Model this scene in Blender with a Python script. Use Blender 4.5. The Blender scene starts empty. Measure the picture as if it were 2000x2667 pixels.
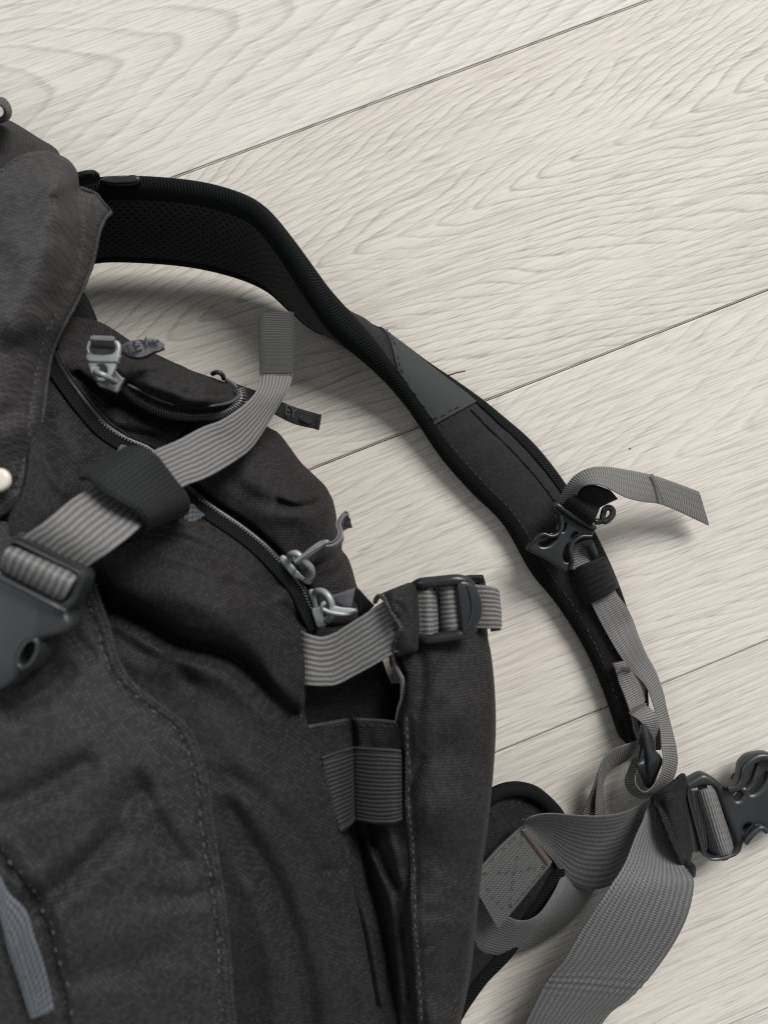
import bpy, bmesh, math, random
import numpy as np
from mathutils import Matrix, Vector, noise as mnoise
from mathutils.kdtree import KDTree
from mathutils.geometry import delaunay_2d_cdt

random.seed(7)
np.random.seed(7)
SC = bpy.context.scene
COL = SC.collection

# ------------------------------------------------------------------ camera
TILT_X, TILT_Y, CAM_H = 0.0520, -0.0229, 0.4488
FPX, CX, CY = 2003.0, 1000.0, 1333.5
_Rx = np.array([[1, 0, 0], [0, math.cos(TILT_X), -math.sin(TILT_X)], [0, math.sin(TILT_X), math.cos(TILT_X)]])
_Ry = np.array([[math.cos(TILT_Y), 0, math.sin(TILT_Y)], [0, 1, 0], [-math.sin(TILT_Y), 0, math.cos(TILT_Y)]])
RC = _Rx @ _Ry
cam_d = bpy.data.cameras.new('camera')
cam = bpy.data.objects.new('camera', cam_d)
COL.objects.link(cam)
m4 = Matrix([list(RC[i]) + [0] for i in range(3)] + [[0, 0, 0, 1]])
cam.matrix_world = Matrix.Translation((0, 0, CAM_H)) @ m4
cam_d.sensor_fit = 'VERTICAL'
cam_d.lens = 26.0
cam_d.sensor_height = 2667.0 / FPX * 26.0
cam_d.sensor_width = 36
cam_d.clip_start = 0.01
cam_d.clip_end = 50
cam_d.dof.use_dof = True
cam_d.dof.focus_distance = 0.41
cam_d.dof.aperture_fstop = 8.5
SC.camera = cam

# ------------------------------------------------------------------ light
world = bpy.data.worlds.new('World')
SC.world = world
world.use_nodes = True
wb = world.node_tree.nodes['Background']
wb.inputs[0].default_value = (0.97, 0.985, 1.0, 1)
wb.inputs[1].default_value = 0.32


def area(name, loc, target, size, size_y, power, color):
    d = bpy.data.lights.new(name, 'AREA')
    d.shape = 'RECTANGLE'
    d.size, d.size_y, d.energy, d.color = size, size_y, power, color
    o = bpy.data.objects.new(name, d)
    COL.objects.link(o)
    o.location = loc
    o.rotation_euler = (Vector(target) - Vector(loc)).to_track_quat('-Z', 'Y').to_euler()
    return o


area('window_light', (2.7, 4.6, 5.0), (0, 0, 0.0), 3.0, 3.0, 640, (1.0, 0.98, 0.953))
area('side_window_light', (-1.5, 0.35, 1.6), (0, 0, 0.1), 0.9, 0.9, 9, (0.90, 0.95, 1.0))
SC.view_settings.view_transform = 'Standard'
SC.view_settings.look = 'None'
SC.view_settings.exposure = 0.0
SC.view_settings.gamma = 1.0
SC.cycles.use_denoising = False
SC.cycles.filter_width = 1.15
SC.cycles.max_bounces = 6


# ------------------------------------------------------------------ maths helpers
def P(x, y, h):
    """photograph position (full-size pixels) + height above the floor (metres) -> world point(s)"""
    x = np.asarray(x, float); y = np.asarray(y, float); h = np.asarray(h, float)
    d = np.stack([(x - CX) / FPX, -(y - CY) / FPX, -np.ones_like(x)], -1) @ RC.T
    t = (h - CAM_H) / d[..., 2]
    out = d * t[..., None]
    out[..., 2] += CAM_H
    return out


CROPS = {'A': (0, 200, 700), 'B': (0, 800, 700), 'C': (0, 1300, 700), 'D': (0, 1967, 700), 'E': (600, 1200, 700),
         'G': (600, 1850, 700), 'H': (1200, 1150, 800), 'J': (1200, 1850, 800), 'I': (500, 400, 800),
         'K': (200, 850, 400), 'L': (700, 1300, 600), 'F': (0, 0, 1659)}


def pts(crop, s):
    """'x,y x,y' or 'x,y,h' in crop units -> array in full pixels (h mm -> m)"""
    ox, oy, w = CROPS[crop]
    k = w / 1659.0
    out = []
    for tok in s.split():
        v = [float(a) for a in tok.split(',')]
        r = [ox + v[0] * k, oy + v[1] * k]
        if len(v) > 2:
            r.append(v[2] / 1000.0)
        out.append(r)
    return np.array(out)


def P3(a):
    a = np.asarray(a, float)
    return P(a[:, 0], a[:, 1], a[:, 2])


def crom(p, n, closed=False):
    """Catmull-Rom through points, n samples evenly in arc length"""
    p = np.asarray(p, float)
    if closed:
        q = np.vstack([p[-1:], p, p[:2]])
    else:
        q = np.vstack([2 * p[:1] - p[1:2], p, 2 * p[-1:] - p[-2:-1]])
    segs = len(q) - 3
    t = np.linspace(0, 1, 17)[:-1]
    out = []
    for i in range(segs):
        a, b, c, d = q[i], q[i + 1], q[i + 2], q[i + 3]
        tt = t[:, None]
        out.append(0.5 * (2 * b + (c - a) * tt + (2 * a - 5 * b + 4 * c - d) * tt ** 2 + (3 * b - a - 3 * c + d) * tt ** 3))
    out.append(q[-2][None])
    d = np.vstack(out)
    return resample(d, n, closed)


def resample(d, n, closed=False):
    s = np.r_[0, np.cumsum(np.linalg.norm(np.diff(d, axis=0), axis=1))]
    u = np.linspace(0, s[-1], n + 1)[:-1] if closed else np.linspace(0, s[-1], n)
    return np.stack([np.interp(u, s, d[:, k]) for k in range(d.shape[1])], 1)


def cr_eval(p, u):
    """Catmull-Rom by index parameter u (array in 0..len-1)"""
    p = np.asarray(p, float)
    q = np.vstack([2 * p[:1] - p[1:2], p, 2 * p[-1:] - p[-2:-1]])
    u = np.clip(np.asarray(u, float), 0, len(p) - 1 - 1e-9)
    i = u.astype(int)
    t = (u - i)[:, None]
    a, b, c, d = q[i], q[i + 1], q[i + 2], q[i + 3]
    return 0.5 * (2 * b + (c - a) * t + (2 * a - 5 * b + 4 * c - d) * t ** 2 + (3 * b - a - 3 * c + d) * t ** 3)


def tps(ctrl, lam=1e-3):
    """smooth height function through scattered (x, y, h mm)"""
    c = np.asarray(ctrl, float)
    xy = c[:, :2] / 500.0
    n = len(c)
    r2 = ((xy[:, None] - xy[None]) ** 2).sum(-1)
    K = 0.5 * r2 * np.log(r2 + 1e-12) + lam * np.eye(n)
    Q = np.hstack([np.ones((n, 1)), xy])
    A = np.block([[K, Q], [Q.T, np.zeros((3, 3))]])
    w = np.linalg.solve(A, np.r_[c[:, 2] / 1000.0, 0, 0, 0])

    def f(x, y):
        X = np.stack([np.asarray(x, float), np.asarray(y, float)], -1) / 500.0
        r2 = ((X[..., None, :] - xy) ** 2).sum(-1)
        return (0.5 * r2 * np.log(r2 + 1e-12)) @ w[:n] + w[n] + X @ w[n + 1:]
    return f


def dist_poly(X, poly, closed=False):
    poly = np.asarray(poly, float)[:, :2]
    a = poly if closed else poly[:-1]
    b = np.roll(poly, -1, 0) if closed else poly[1:]
    best = np.full(len(X), 1e12)
    for p, q in zip(a, b):
        dx, dy = q - p
        ex, ey = X[:, 0] - p[0], X[:, 1] - p[1]
        t = np.minimum(np.maximum((ex * dx + ey * dy) / (dx * dx + dy * dy + 1e-9), 0), 1)
        best = np.minimum(best, (ex - t * dx) ** 2 + (ey - t * dy) ** 2)
    return np.sqrt(best)


def edge_dist(X, B):
    """distance to a closed boundary, by nearest densely sampled boundary point"""
    D = resample(np.vstack([B, B[:1]]), len(B) * 4, True)
    kd = KDTree(len(D))
    for i, p in enumerate(D):
        kd.insert((p[0], p[1], 0), i)
    kd.balance()
    return np.array([kd.find((p[0], p[1], 0))[2] for p in X])


def inside(X, poly):
    x, y = X[:, 0], X[:, 1]
    r = np.zeros(len(X), bool)
    n = len(poly)
    for i in range(n):
        x1, y1 = poly[i]
        x2, y2 = poly[(i + 1) % n]
        c = ((y1 > y) != (y2 > y)) & (x < (x2 - x1) * (y - y1) / (y2 - y1 + 1e-12) + x1)
        r ^= c
    return r


# ------------------------------------------------------------------ object helpers
def link(name, me, mat, parent=None):
    o = bpy.data.objects.new(name, me)
    COL.objects.link(o)
    if mat:
        me.materials.append(mat)
    if parent is not None:
        o.parent = parent
        if parent is ROOT:
            o.matrix_parent_inverse = ROOT_INV
    return o


def mesh(name, V, F, mat, parent=None, uv=None, smooth=True, angle=None):
    me = bpy.data.meshes.new(name)
    me.from_pydata([tuple(v) for v in V], [], [tuple(int(i) for i in f) for f in F])
    if uv is not None:
        lay = me.uv_layers.new(name='UVMap')
        idx = np.empty(len(me.loops), int)
        me.loops.foreach_get('vertex_index', idx)
        lay.data.foreach_set('uv', np.asarray(uv, float)[idx].ravel())
    me.polygons.foreach_set('use_smooth', [smooth] * len(me.polygons))
    if angle:
        me.set_sharp_from_angle(angle=math.radians(angle))
    me.update()
    return link(name, me, mat, parent)


def panel(name, outline, ctrl, mat, parent, thick=0.0016, step=9.0, edge=(0.0, 20.0), grooves=(), rough=(0.0, 80.0),
          rot=0.0, bottom=None, smooth_outline=True, fine=(0.0, 30.0)):
    """a cloth panel: outline in photograph pixels, real height from control points, folds as grooves, real thickness"""
    outline = np.asarray(outline, float)[:, :2]
    per = np.linalg.norm(np.diff(np.vstack([outline, outline[:1]]), axis=0), axis=1).sum()
    n = int(per / (step * 0.8))
    B = crom(outline, n, True) if smooth_outline else resample(np.vstack([outline, outline[:1]]), n, True)
    lo, hi = B.min(0), B.max(0)
    gx, gy = np.meshgrid(np.arange(lo[0], hi[0], step), np.arange(lo[1], hi[1], step * 0.866))
    gx = gx + (np.arange(gx.shape[0]) % 2)[:, None] * step * 0.5
    X = np.stack([gx.ravel(), gy.ravel()], 1)
    X = X[inside(X, B)]
    X = X[edge_dist(X, B) > step * 0.55]
    allp = np.vstack([B, X])
    res = delaunay_2d_cdt([Vector(p) for p in allp], [(i, (i + 1) % n) for i in range(n)], [], 2, 1e-5)
    V2 = np.array([tuple(v) for v in res[0]])
    F = [tuple(f) for f in res[2]]
    cen = np.array([V2[list(f)].mean(0) for f in F])
    ok = inside(cen, B)
    F = [f for f, k in zip(F, ok) if k]
    base = tps(ctrl)

    def hf(x, y):
        X = np.stack([np.asarray(x, float), np.asarray(y, float)], -1).reshape(-1, 2)
        h = base(X[:, 0], X[:, 1])
        for g in grooves:
            pl, dep, w = g[0], g[1], g[2]
            pl = crom(np.asarray(pl)[:, :2], 4 * len(pl))
            near = np.all((X > pl.min(0) - 3 * w) & (X < pl.max(0) + 3 * w), axis=1)
            if near.any():
                h[near] -= dep / 1000.0 * np.exp(-(dist_poly(X[near], pl) / w) ** 2)
        if rough[0]:
            h = h + rough[0] * np.array([mnoise.noise((p[0] / rough[1], p[1] / rough[1], 3.1)) for p in X])
        if fine[0]:
            h = h + fine[0] * np.array([mnoise.noise((p[0] / fine[1], p[1] / fine[1], 7.7)) for p in X])
        if edge[0]:
            d = edge_dist(X, B)
            t = np.clip(1 - d / edge[1], 0, 1)
            h = h - edge[0] * t ** 2.2
        return h
    h = hf(V2[:, 0], V2[:, 1])
    T = P(V2[:, 0], V2[:, 1], h)
    N = len(T)
    if bottom is None:
        Bt = P(V2[:, 0], V2[:, 1], h - thick)
        fl = [tuple(N + i for i in reversed(f)) for f in F]
    else:
        Bt = P(V2[:, 0], V2[:, 1], np.full(N, 0.003))
        c = Bt.mean(0)
        d = c - Bt
        L = np.linalg.norm(d[:, :2], axis=1)[:, None] + 1e-9
        Bt = Bt + d / L * bottom
        Bt[:, 2] = 0.003
        fl = [tuple(N + i for i in reversed(f)) for f in F]
    # boundary walls
    cnt = {}
    for f in F:
        for i in range(len(f)):
            e = (f[i], f[(i + 1) % len(f)])
            cnt[e] = cnt.get(e, 0) + 1
    walls = []
    for (a, b) in cnt:
        if (b, a) not in cnt:
            walls.append((b, a, N + a, N + b))
    # orient: faces should look up
    f0 = F[0]
    nz = np.cross(T[f0[1]] - T[f0[0]], T[f0[2]] - T[f0[0]])[2]
    if nz < 0:
        F = [tuple(reversed(f)) for f in F]
        fl = [tuple(reversed(f)) for f in fl]
        walls = [tuple(reversed(w)) for w in walls]
    cr, sr = math.cos(rot), math.sin(rot)
    u = T[:, 0] * cr + T[:, 1] * sr
    v = -T[:, 0] * sr + T[:, 1] * cr 
    uv = np.stack([u, v], 1)
    o = mesh(name, np.vstack([T, Bt]), F + fl + walls, mat, parent, np.vstack([uv, uv]), angle=65)
    return o, hf


def sweep_ribbon(Lp, Rp, thick, n, across=6, bulge=0.0, width=None, ripple=None, wob=0.0):
    """Lp,Rp world points (m,3) -> verts, faces, uvs of a webbing strip with real thickness and rounded edges"""
    u = np.linspace(0, len(Lp) - 1, n)
    L, R = cr_eval(Lp, u), cr_eval(Rp, u)
    C = (L + R) / 2
    S = R - L
    wid = np.linalg.norm(S, axis=1)
    T = np.gradient(C, axis=0)
    Nn = np.cross(S, T)
    Nn /= np.linalg.norm(Nn, axis=1)[:, None] + 1e-12
    # keep normals continuous
    for i in range(1, n):
        if Nn[i] @ Nn[i - 1] < 0:
            Nn[i] *= -1
    ln = np.r_[0, np.cumsum(np.linalg.norm(np.diff(C, axis=0), axis=1))]
    W = width or float(np.median(wid))
    ts = np.linspace(0, 1, across + 1)
    prof = np.minimum(1, np.minimum(ts, 1 - ts) * across * 0.9 + 0.35)
    V, UV = [], []
    ring = []
    for k, t in enumerate(ts):
        ring.append((t, prof[k] * 0.5))
    for k in range(across, -1, -1):
        ring.append((ts[k], -prof[k] * 0.5))
    m = len(ring)
    for i in range(n):
        for t, o in ring:
            b = bulge * 4 * t * (1 - t)
            r = 0
            if ripple is not None:
                r = ripple(ln[i], t)
            if wob:
                r += wob * mnoise.noise((ln[i] * 60, t * 2.0, 5.0))
            V.append(L[i] + S[i] * t + Nn[i] * (o * thick + b + r))
            UV.append((t * W, ln[i]))
    F = []
    for i in range(n - 1):
        for k in range(m):
            a, b = i * m + k, i * m + (k + 1) % m
            F.append((a, b, b + m, a + m))
    F.append(tuple(range(m - 1, -1, -1)))
    F.append(tuple((n - 1) * m + k for k in range(m)))
    return V, F, UV, Nn


def ribbon(name, L, R, mat, parent, thick=0.0014, n=None, across=6, bulge=0.0, width=None, ripple=None, wob=0.0):
    Lp, Rp = P3(L), P3(R)
    if n is None:
        n = max(12, int(np.linalg.norm(np.diff((Lp + Rp) / 2, axis=0), axis=1).sum() / 0.0012))
        n = min(n, 220)
    V, F, UV, Nn = sweep_ribbon(Lp, Rp, thick, n, across, bulge, width, ripple, wob)
    o = mesh(name, V, F, mat, parent, UV, angle=50)
    fix_normals(o)
    return o


def fix_normals(o):
    bm = bmesh.new()
    bm.from_mesh(o.data)
    bmesh.ops.recalc_face_normals(bm, faces=bm.faces)
    bm.to_mesh(o.data)
    bm.free()


def tube_geo(p, r, sides=8, closed=False, flat=1.0):
    p = np.asarray(p, float)
    n = len(p)
    r = np.full(n, r) if np.isscalar(r) else np.asarray(r)
    T = np.gradient(p, axis=0)
    if closed:
        T = np.roll(p, -1, 0) - np.roll(p, 1, 0)
    T /= np.linalg.norm(T, axis=1)[:, None] + 1e-12
    ref = np.array([0, 0, 1.0]) if abs(T[0][2]) < 0.9 else np.array([1.0, 0, 0])
    V, F, UV = [], [], []
    ln = 0
    for i in range(n):
        a = np.cross(T[i], ref)
        a /= np.linalg.norm(a) + 1e-12
        b = np.cross(a, T[i])
        ref = b
        if i:
            ln += np.linalg.norm(p[i] - p[i - 1])
        for k in range(sides):
            th = 2 * math.pi * k / sides
            V.append(p[i] + r[i] * (math.cos(th) * a + math.sin(th) * b * flat))
            UV.append((k / sides * 2 * math.pi * r[i], ln))
    for i in range(n if closed else n - 1):
        j = (i + 1) % n
        for k in range(sides):
            k2 = (k + 1) % sides
            F.append((i * sides + k, i * sides + k2, j * sides + k2, j * sides + k))
    if not closed:
        F.append(tuple(range(sides - 1, -1, -1)))
        F.append(tuple((n - 1) * sides + k for k in range(sides)))
    return V, F, UV


def tube(name, p, r, mat, parent, sides=8, closed=False, flat=1.0):
    V, F, UV = tube_geo(p, r, sides, closed, flat)
    o = mesh(name, V, F, mat, parent, UV, angle=60)
    fix_normals(o)
    return o


def join_geo(parts):
    V, F, UV = [], [], []
    for v, f, u in parts:
        o = len(V)
        V += list(v)
        F += [tuple(i + o for i in q) for q in f]
        UV += list(u)
    return V, F, UV


def stitches(name, path3, mat, parent, dash=0.0026, gap=0.0014, r=0.00035, jitter=0.0002):
    """short thread dashes along a world path"""
    path3 = np.asarray(path3, float)
    L = np.linalg.norm(np.diff(path3, axis=0), axis=1).sum()
    n = max(2, int(L / (dash + gap)))
    fine = resample(path3, n * 10 + 1)
    k = max(2, int(round(10 * dash / (dash + gap))))
    parts = []
    for i in range(n):
        if random.random() < 0.06:
            continue
        seg = fine[i * 10:i * 10 + k + 1] + np.random.normal(0, jitter, 3)
        seg = seg[[0, len(seg) // 2, -1]].copy()
        seg[1, 2] += 0.00025
        rr = r * random.uniform(0.8, 1.2)
        parts.append(tube_geo(seg, np.array([rr * .6, rr, rr * .6]), 5))
    V, F, UV = join_geo(parts)
    o = mesh(name, V, F, mat, parent, UV)
    o['kind'] = 'stuff'
    return o


def plate(name, outline, h, thick, mat, parent, holes=(), bevel=0.0006, smooth=True, tilt=(0, 0), lift=0.0):
    """a moulded plate traced at its real height, with rounded rims; tilt = height change per pixel (mm/px) in x and y"""
    def m3(a):
        a = np.asarray(a, float)[:, :2]
        return P(a[:, 0], a[:, 1], h / 1000.0 + ((a[:, 0] - c0[0]) * tilt[0] + (a[:, 1] - c0[1]) * tilt[1]) / 1000.0)
    out = np.asarray(outline, float)[:, :2]
    c0 = out.mean(0)
    loops2 = []
    for k, a in enumerate([out] + [np.asarray(q, float)[:, :2] for q in holes]):
        per = np.linalg.norm(np.diff(np.vstack([a, a[:1]]), axis=0), axis=1).sum()
        n = int(np.clip(per / 3.2, 16, 240))
        loops2.append(crom(a, n, True) if smooth else resample(np.vstack([a, a[:1]]), n, True))
    W = m3(loops2[0])
    c = W.mean(0)
    _, _, vt = np.linalg.svd(W - c)
    nrm = vt[2]
    if nrm[2] < 0:
        nrm = -nrm
    ax = vt[0]
    ay = np.cross(nrm, ax)
    L2 = [np.stack([(m3(a) - c) @ ax, (m3(a) - c) @ ay], 1) for a in loops2]

    def inset(p, d, hole):
        t = np.roll(p, -1, 0) - np.roll(p, 1, 0)
        nn = np.stack([-t[:, 1], t[:, 0]], 1)
        nn /= np.linalg.norm(nn, axis=1)[:, None] + 1e-12
        area_ = np.sum(p[:, 0] * np.roll(p[:, 1], -1) - np.roll(p[:, 0], -1) * p[:, 1])
        s = 1.0 if area_ > 0 else -1.0
        if hole:
            s = -s
        r = p + nn * s * d
        for _ in range(3):
            r = 0.25 * np.roll(r, 1, 0) + 0.5 * r + 0.25 * np.roll(r, -1, 0)
        return r
    V, F = [], []
    steps = [(1.0, 0.0), (0.62, 0.08), (0.3, 0.3), (0.08, 0.62), (0.0, 1.0)]
    prof = [(a * bevel, thick / 2 - b * bevel) for a, b in steps] + [(a * bevel, -thick / 2 + b * bevel) for a, b in reversed(steps)]
    caps_t, caps_b, edges_t = [], [], []
    for li, p in enumerate(L2):
        n = len(p)
        base = len(V)
        for d, z in prof:
            r = inset(p, d, li > 0) if d > 1e-9 else p
            V += [(x, y, z) for x, y in r]
        for k in range(len(prof) - 1):
            for i in range(n):
                a, b = base + k * n + i, base + k * n + (i + 1) % n
                F.append((a, b, b + n, a + n))
        caps_t.append((base, n))
        caps_b.append((base + (len(prof) - 1) * n, n))
    for caps in (caps_t, caps_b):
        idx, ed = [], []
        for b, n in caps:
            s0 = len(idx)
            idx += list(range(b, b + n))
            ed += [(s0 + i, s0 + (i + 1) % n) for i in range(n)]
        v2 = np.array([V[i][:2] for i in idx])
        res = delaunay_2d_cdt([Vector(q * 1000) for q in v2], ed, [], 0, 1e-6)
        rv = np.array([tuple(q) for q in res[0]]) / 1000
        orig = res[3]
        mp = []
        for q, o_ in zip(rv, orig):
            if o_:
                mp.append(idx[o_[0]])
            else:
                mp.append(len(V))
                V.append((q[0], q[1], V[idx[0]][2]))
        O = [v2[sum(n for _, n in caps[:k]):sum(n for _, n in caps[:k + 1])] for k in range(len(caps))]
        ce = np.array([rv[list(f)].mean(0) for f in res[2]])
        good = inside(ce, O[0])
        for hh in O[1:]:
            good &= ~inside(ce, hh)
        F += [tuple(mp[i] for i in f) for f, k in zip(res[2], good) if k]
    Vw = [c + ax * x + ay * y + nrm * (z + lift - thick / 2) for x, y, z in V]
    o = mesh(name, Vw, F, mat, parent, [(v[0], v[1]) for v in V], angle=38)
    fix_normals(o)
    return o


def text_mesh(name, s, size, pos, xdir, up, mat, parent, ext=0.0001, bend=None):
    cu = bpy.data.curves.new(name, 'FONT')
    cu.body = s
    cu.size = size
    cu.extrude = ext
    cu.align_x, cu.align_y = 'CENTER', 'CENTER'
    tmp = bpy.data.objects.new('tmp', cu)
    COL.objects.link(tmp)
    dg = bpy.context.evaluated_depsgraph_get()
    me = bpy.data.meshes.new_from_object(tmp.evaluated_get(dg))
    bpy.data.objects.remove(tmp)
    me.name = name
    x = np.asarray(xdir, float); x /= np.linalg.norm(x)
    z = np.asarray(up, float); z -= x * (z @ x); z /= np.linalg.norm(z)
    y = np.cross(z, x)
    me.transform(Matrix([[x[i], y[i], z[i], pos[i]] for i in range(3)] + [[0, 0, 0, 1]]))
    me.materials.clear()
    return link(name, me, mat, parent)


# ------------------------------------------------------------------ materials
class NT:
    def __init__(s, name):
        s.m = bpy.data.materials.new(name)
        s.m.use_nodes = True
        s.t = s.m.node_tree
        s.b = s.t.nodes['Principled BSDF']

    def n(s, typ, **kw):
        nd = s.t.nodes.new(typ)
        for k, v in kw.items():
            setattr(nd, k, v)
        return nd

    def put(s, sock, v):
        if isinstance(v, bpy.types.NodeSocket):
            s.t.links.new(v, sock)
        elif isinstance(v, (tuple, list)) and len(v) == 3 and sock.type == 'RGBA':
            sock.default_value = (*v, 1)
        else:
            sock.default_value = v

    def math(s, op, a, b=None, c=None, clamp=False):
        nd = s.n('ShaderNodeMath', operation=op)
        nd.use_clamp = clamp
        s.put(nd.inputs[0], a)
        if b is not None:
            s.put(nd.inputs[1], b)
        if c is not None:
            s.put(nd.inputs[2], c)
        return nd.outputs[0]

    def vec(s, x, y, z=0.0):
        nd = s.n('ShaderNodeCombineXYZ')
        s.put(nd.inputs[0], x); s.put(nd.inputs[1], y); s.put(nd.inputs[2], z)
        return nd.outputs[0]

    def noise(s, v, scale=1.0, detail=2.0, rough=0.5):
        nd = s.n('ShaderNodeTexNoise')
        s.put(nd.inputs['Vector'], v)
        nd.inputs['Scale'].default_value = scale
        nd.inputs['Detail'].default_value = detail
        nd.inputs['Roughness'].default_value = rough
        return nd.outputs['Fac']

    def mix(s, f, a, b):
        nd = s.n('ShaderNodeMix', data_type='RGBA')
        s.put(nd.inputs[0], f); s.put(nd.inputs[6], a); s.put(nd.inputs[7], b)
        return nd.outputs[2]

    def ramp(s, f, stops):
        nd = s.n('ShaderNodeValToRGB')
        e = nd.color_ramp.elements
        while len(e) < len(stops):
            e.new(0.5)
        for i, (p, c) in enumerate(stops):
            e[i].position = p
            e[i].color = (c, c, c, 1) if np.isscalar(c) else (*c, 1)
        s.put(nd.inputs[0], f)
        return nd.outputs[0]

    def smooth(s, v, a, b):
        nd = s.n('ShaderNodeMapRange', interpolation_type='SMOOTHSTEP')
        s.put(nd.inputs[0], v)
        nd.inputs[1].default_value = a
        nd.inputs[2].default_value = b
        return nd.outputs[0]

    def bump(s, h, strength, dist):
        nd = s.n('ShaderNodeBump')
        nd.inputs['Strength'].default_value = strength
        nd.inputs['Distance'].default_value = dist
        s.put(nd.inputs['Height'], h)
        s.t.links.new(nd.outputs[0], s.b.inputs['Normal'])

    def uv(s):
        t = s.n('ShaderNodeTexCoord')
        sp = s.n('ShaderNodeSeparateXYZ')
        s.t.links.new(t.outputs['UV'], sp.inputs[0])
        return t.outputs['UV'], sp.outputs[0], sp.outputs[1], t.outputs['Object']

    def set(s, **kw):
        for k, v in kw.items():
            s.put(s.b.inputs[k.replace('_', ' ')], v)


def mul(c, k):
    return tuple(min(1.0, a * k) for a in c)


def cordura(name, col, pitch=0.0014, contrast=0.6, sheen=0.05, wear=0.25, rough=0.74, wearcol=None, rib=0.0, spec=0.25):
    """woven cloth: every thread crossing is a small cell of its own brightness on a faint over-under weave, lit threads and dark gaps painted in"""
    t = NT(name)
    uv, u, v, ob = t.uv()
    d = t.noise(ob, 30, 1)
    dd = t.math('MULTIPLY', t.math('SUBTRACT', d, 0.5), 0.004)
    uu = t.math('DIVIDE', t.math('ADD', u, dd), pitch)
    vv = t.math('DIVIDE', t.math('SUBTRACT', v, dd), pitch * (0.8 if rib else 1.0))
    row = t.math('FLOOR', vv)
    sh = t.math('MULTIPLY', t.math('MODULO', row, 2.0), 0.5)
    us = t.math('MULTIPLY_ADD', uu, 0.45 if rib else 1.0, sh)
    wn = t.n('ShaderNodeTexWhiteNoise', noise_dimensions='2D')
    t.put(wn.inputs['Vector'], t.vec(t.math('FLOOR', us), row))
    cell = wn.outputs['Value']
    fu = t.math('ABSOLUTE', t.math('SUBTRACT', t.math('FRACT', us), 0.5))
    fv = t.math('ABSOLUTE', t.math('SUBTRACT', t.math('FRACT', vv), 0.5))
    gap = t.math('MULTIPLY', t.smooth(fu, 0.5, 0.22), t.smooth(fv, 0.5, 0.22))
    w = t.math('MULTIPLY', t.math('MULTIPLY_ADD', gap, 0.78, 0.22), t.math('MULTIPLY_ADD', cell, 0.62, 0.38))
    big = t.noise(ob, 14, 4, 0.6)
    wr = t.math('MULTIPLY', t.smooth(big, 0.42, 0.72), wear)
    c = t.mix(w, mul(col, 1 - contrast), mul(col, 1 + contrast * 1.7))  # thread highlights and dark gaps between them put into the colour
    c = t.mix(wr, c, t.mix(w, wearcol or mul(col, 1.0), mul(wearcol or col, 2.4)))
    t.set(Base_Color=c, Roughness=rough, Specular_IOR_Level=spec)
    t.b.inputs['Sheen Weight'].default_value = sheen * 0.2
    t.b.inputs['Sheen Roughness'].default_value = 0.5
    t.bump(w, 0.4, pitch * 0.25)
    return t.m


def webbing(name, col, rib_u=0.0021, rib_v=0.0013, mixv=0.5, contrast=0.35, zig=0.0, rough=0.62, sheen=0.2, spec=0.3):
    t = NT(name)
    uv, u, v, ob = t.uv()
    k1, k2 = 2 * math.pi / rib_u, 2 * math.pi / rib_v
    wp = t.math('MULTIPLY', t.math('SUBTRACT', t.noise(ob, 130, 2), 0.5), 0.0012)
    u, v = t.math('ADD', u, wp), t.math('ADD', v, wp)
    a = t.math('MULTIPLY_ADD', t.math('SINE', t.math('MULTIPLY', u, k1)), 0.5, 0.5)
    vv = v
    if zig:
        z = t.math('ABSOLUTE', t.math('SUBTRACT', t.math('FRACT', t.math('DIVIDE', u, zig)), 0.5))
        vv = t.math('MULTIPLY_ADD', z, zig * 0.8, v)
    b = t.math('MULTIPLY_ADD', t.math('SINE', t.math('MULTIPLY', vv, k2)), 0.5, 0.5)
    w = t.math('ADD', t.math('MULTIPLY', a, 1 - mixv), t.math('MULTIPLY', b, mixv))
    g = t.noise(ob, 700, 2)
    w = t.math('MULTIPLY', w, t.math('MULTIPLY_ADD', g, 0.8, 0.6))
    big = t.noise(ob, 30, 3)
    c = t.mix(w, mul(col, 1 - contrast), mul(col, 1 + contrast))
    c = t.mix(t.math('MULTIPLY', t.smooth(big, 0.4, 0.75), 0.25), c, mul(col, 0.65))
    t.set(Base_Color=c, Roughness=rough, Specular_IOR_Level=spec)
    t.b.inputs['Sheen Weight'].default_value = sheen * 0.2
    t.bump(w, 0.6, 0.0004)
    return t.m


def simple(name, col, rough=0.5, metal=0.0, nscale=120, namp=0.2, bump=0.15, spec=0.5):
    t = NT(name)
    uv, u, v, ob = t.uv()
    n1 = t.noise(ob, nscale, 4, 0.6)
    n2 = t.noise(ob, nscale * 9, 2)
    c = t.mix(n1, mul(col, 1 - namp), mul(col, 1 + namp))
    r = t.math('MULTIPLY_ADD', n1, 0.25, rough - 0.12)
    t.set(Base_Color=c, Roughness=r, Metallic=metal, Specular_IOR_Level=spec)
    t.bump(t.math('ADD', n2, n1), bump, 0.0003)
    return t.m


def mesh_fabric(name):
    t = NT(name)
    uv, u, v, ob = t.uv()
    k = 2 * math.pi / 0.0034
    a = t.math('SINE', t.math('MULTIPLY', t.math('ADD', u, v), k * 0.36))
    b = t.math('SINE', t.math('MULTIPLY', t.math('SUBTRACT', u, v), k * 0.36))
    w = t.math('MULTIPLY', a, b)
    w = t.math('ABSOLUTE', w)
    hole = t.smooth(w, 0.45, 0.75)
    g = t.noise(ob, 800, 2)
    c = t.mix(hole, (0.024, 0.024, 0.026), (0.002, 0.002, 0.002))
    t.set(Base_Color=c, Roughness=0.85, Specular_IOR_Level=0.2)
    t.b.inputs['Sheen Weight'].default_value = 0.1
    t.bump(t.math('SUBTRACT', t.math('MULTIPLY', g, 0.3), hole), 0.8, 0.0008)
    return t.m


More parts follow.
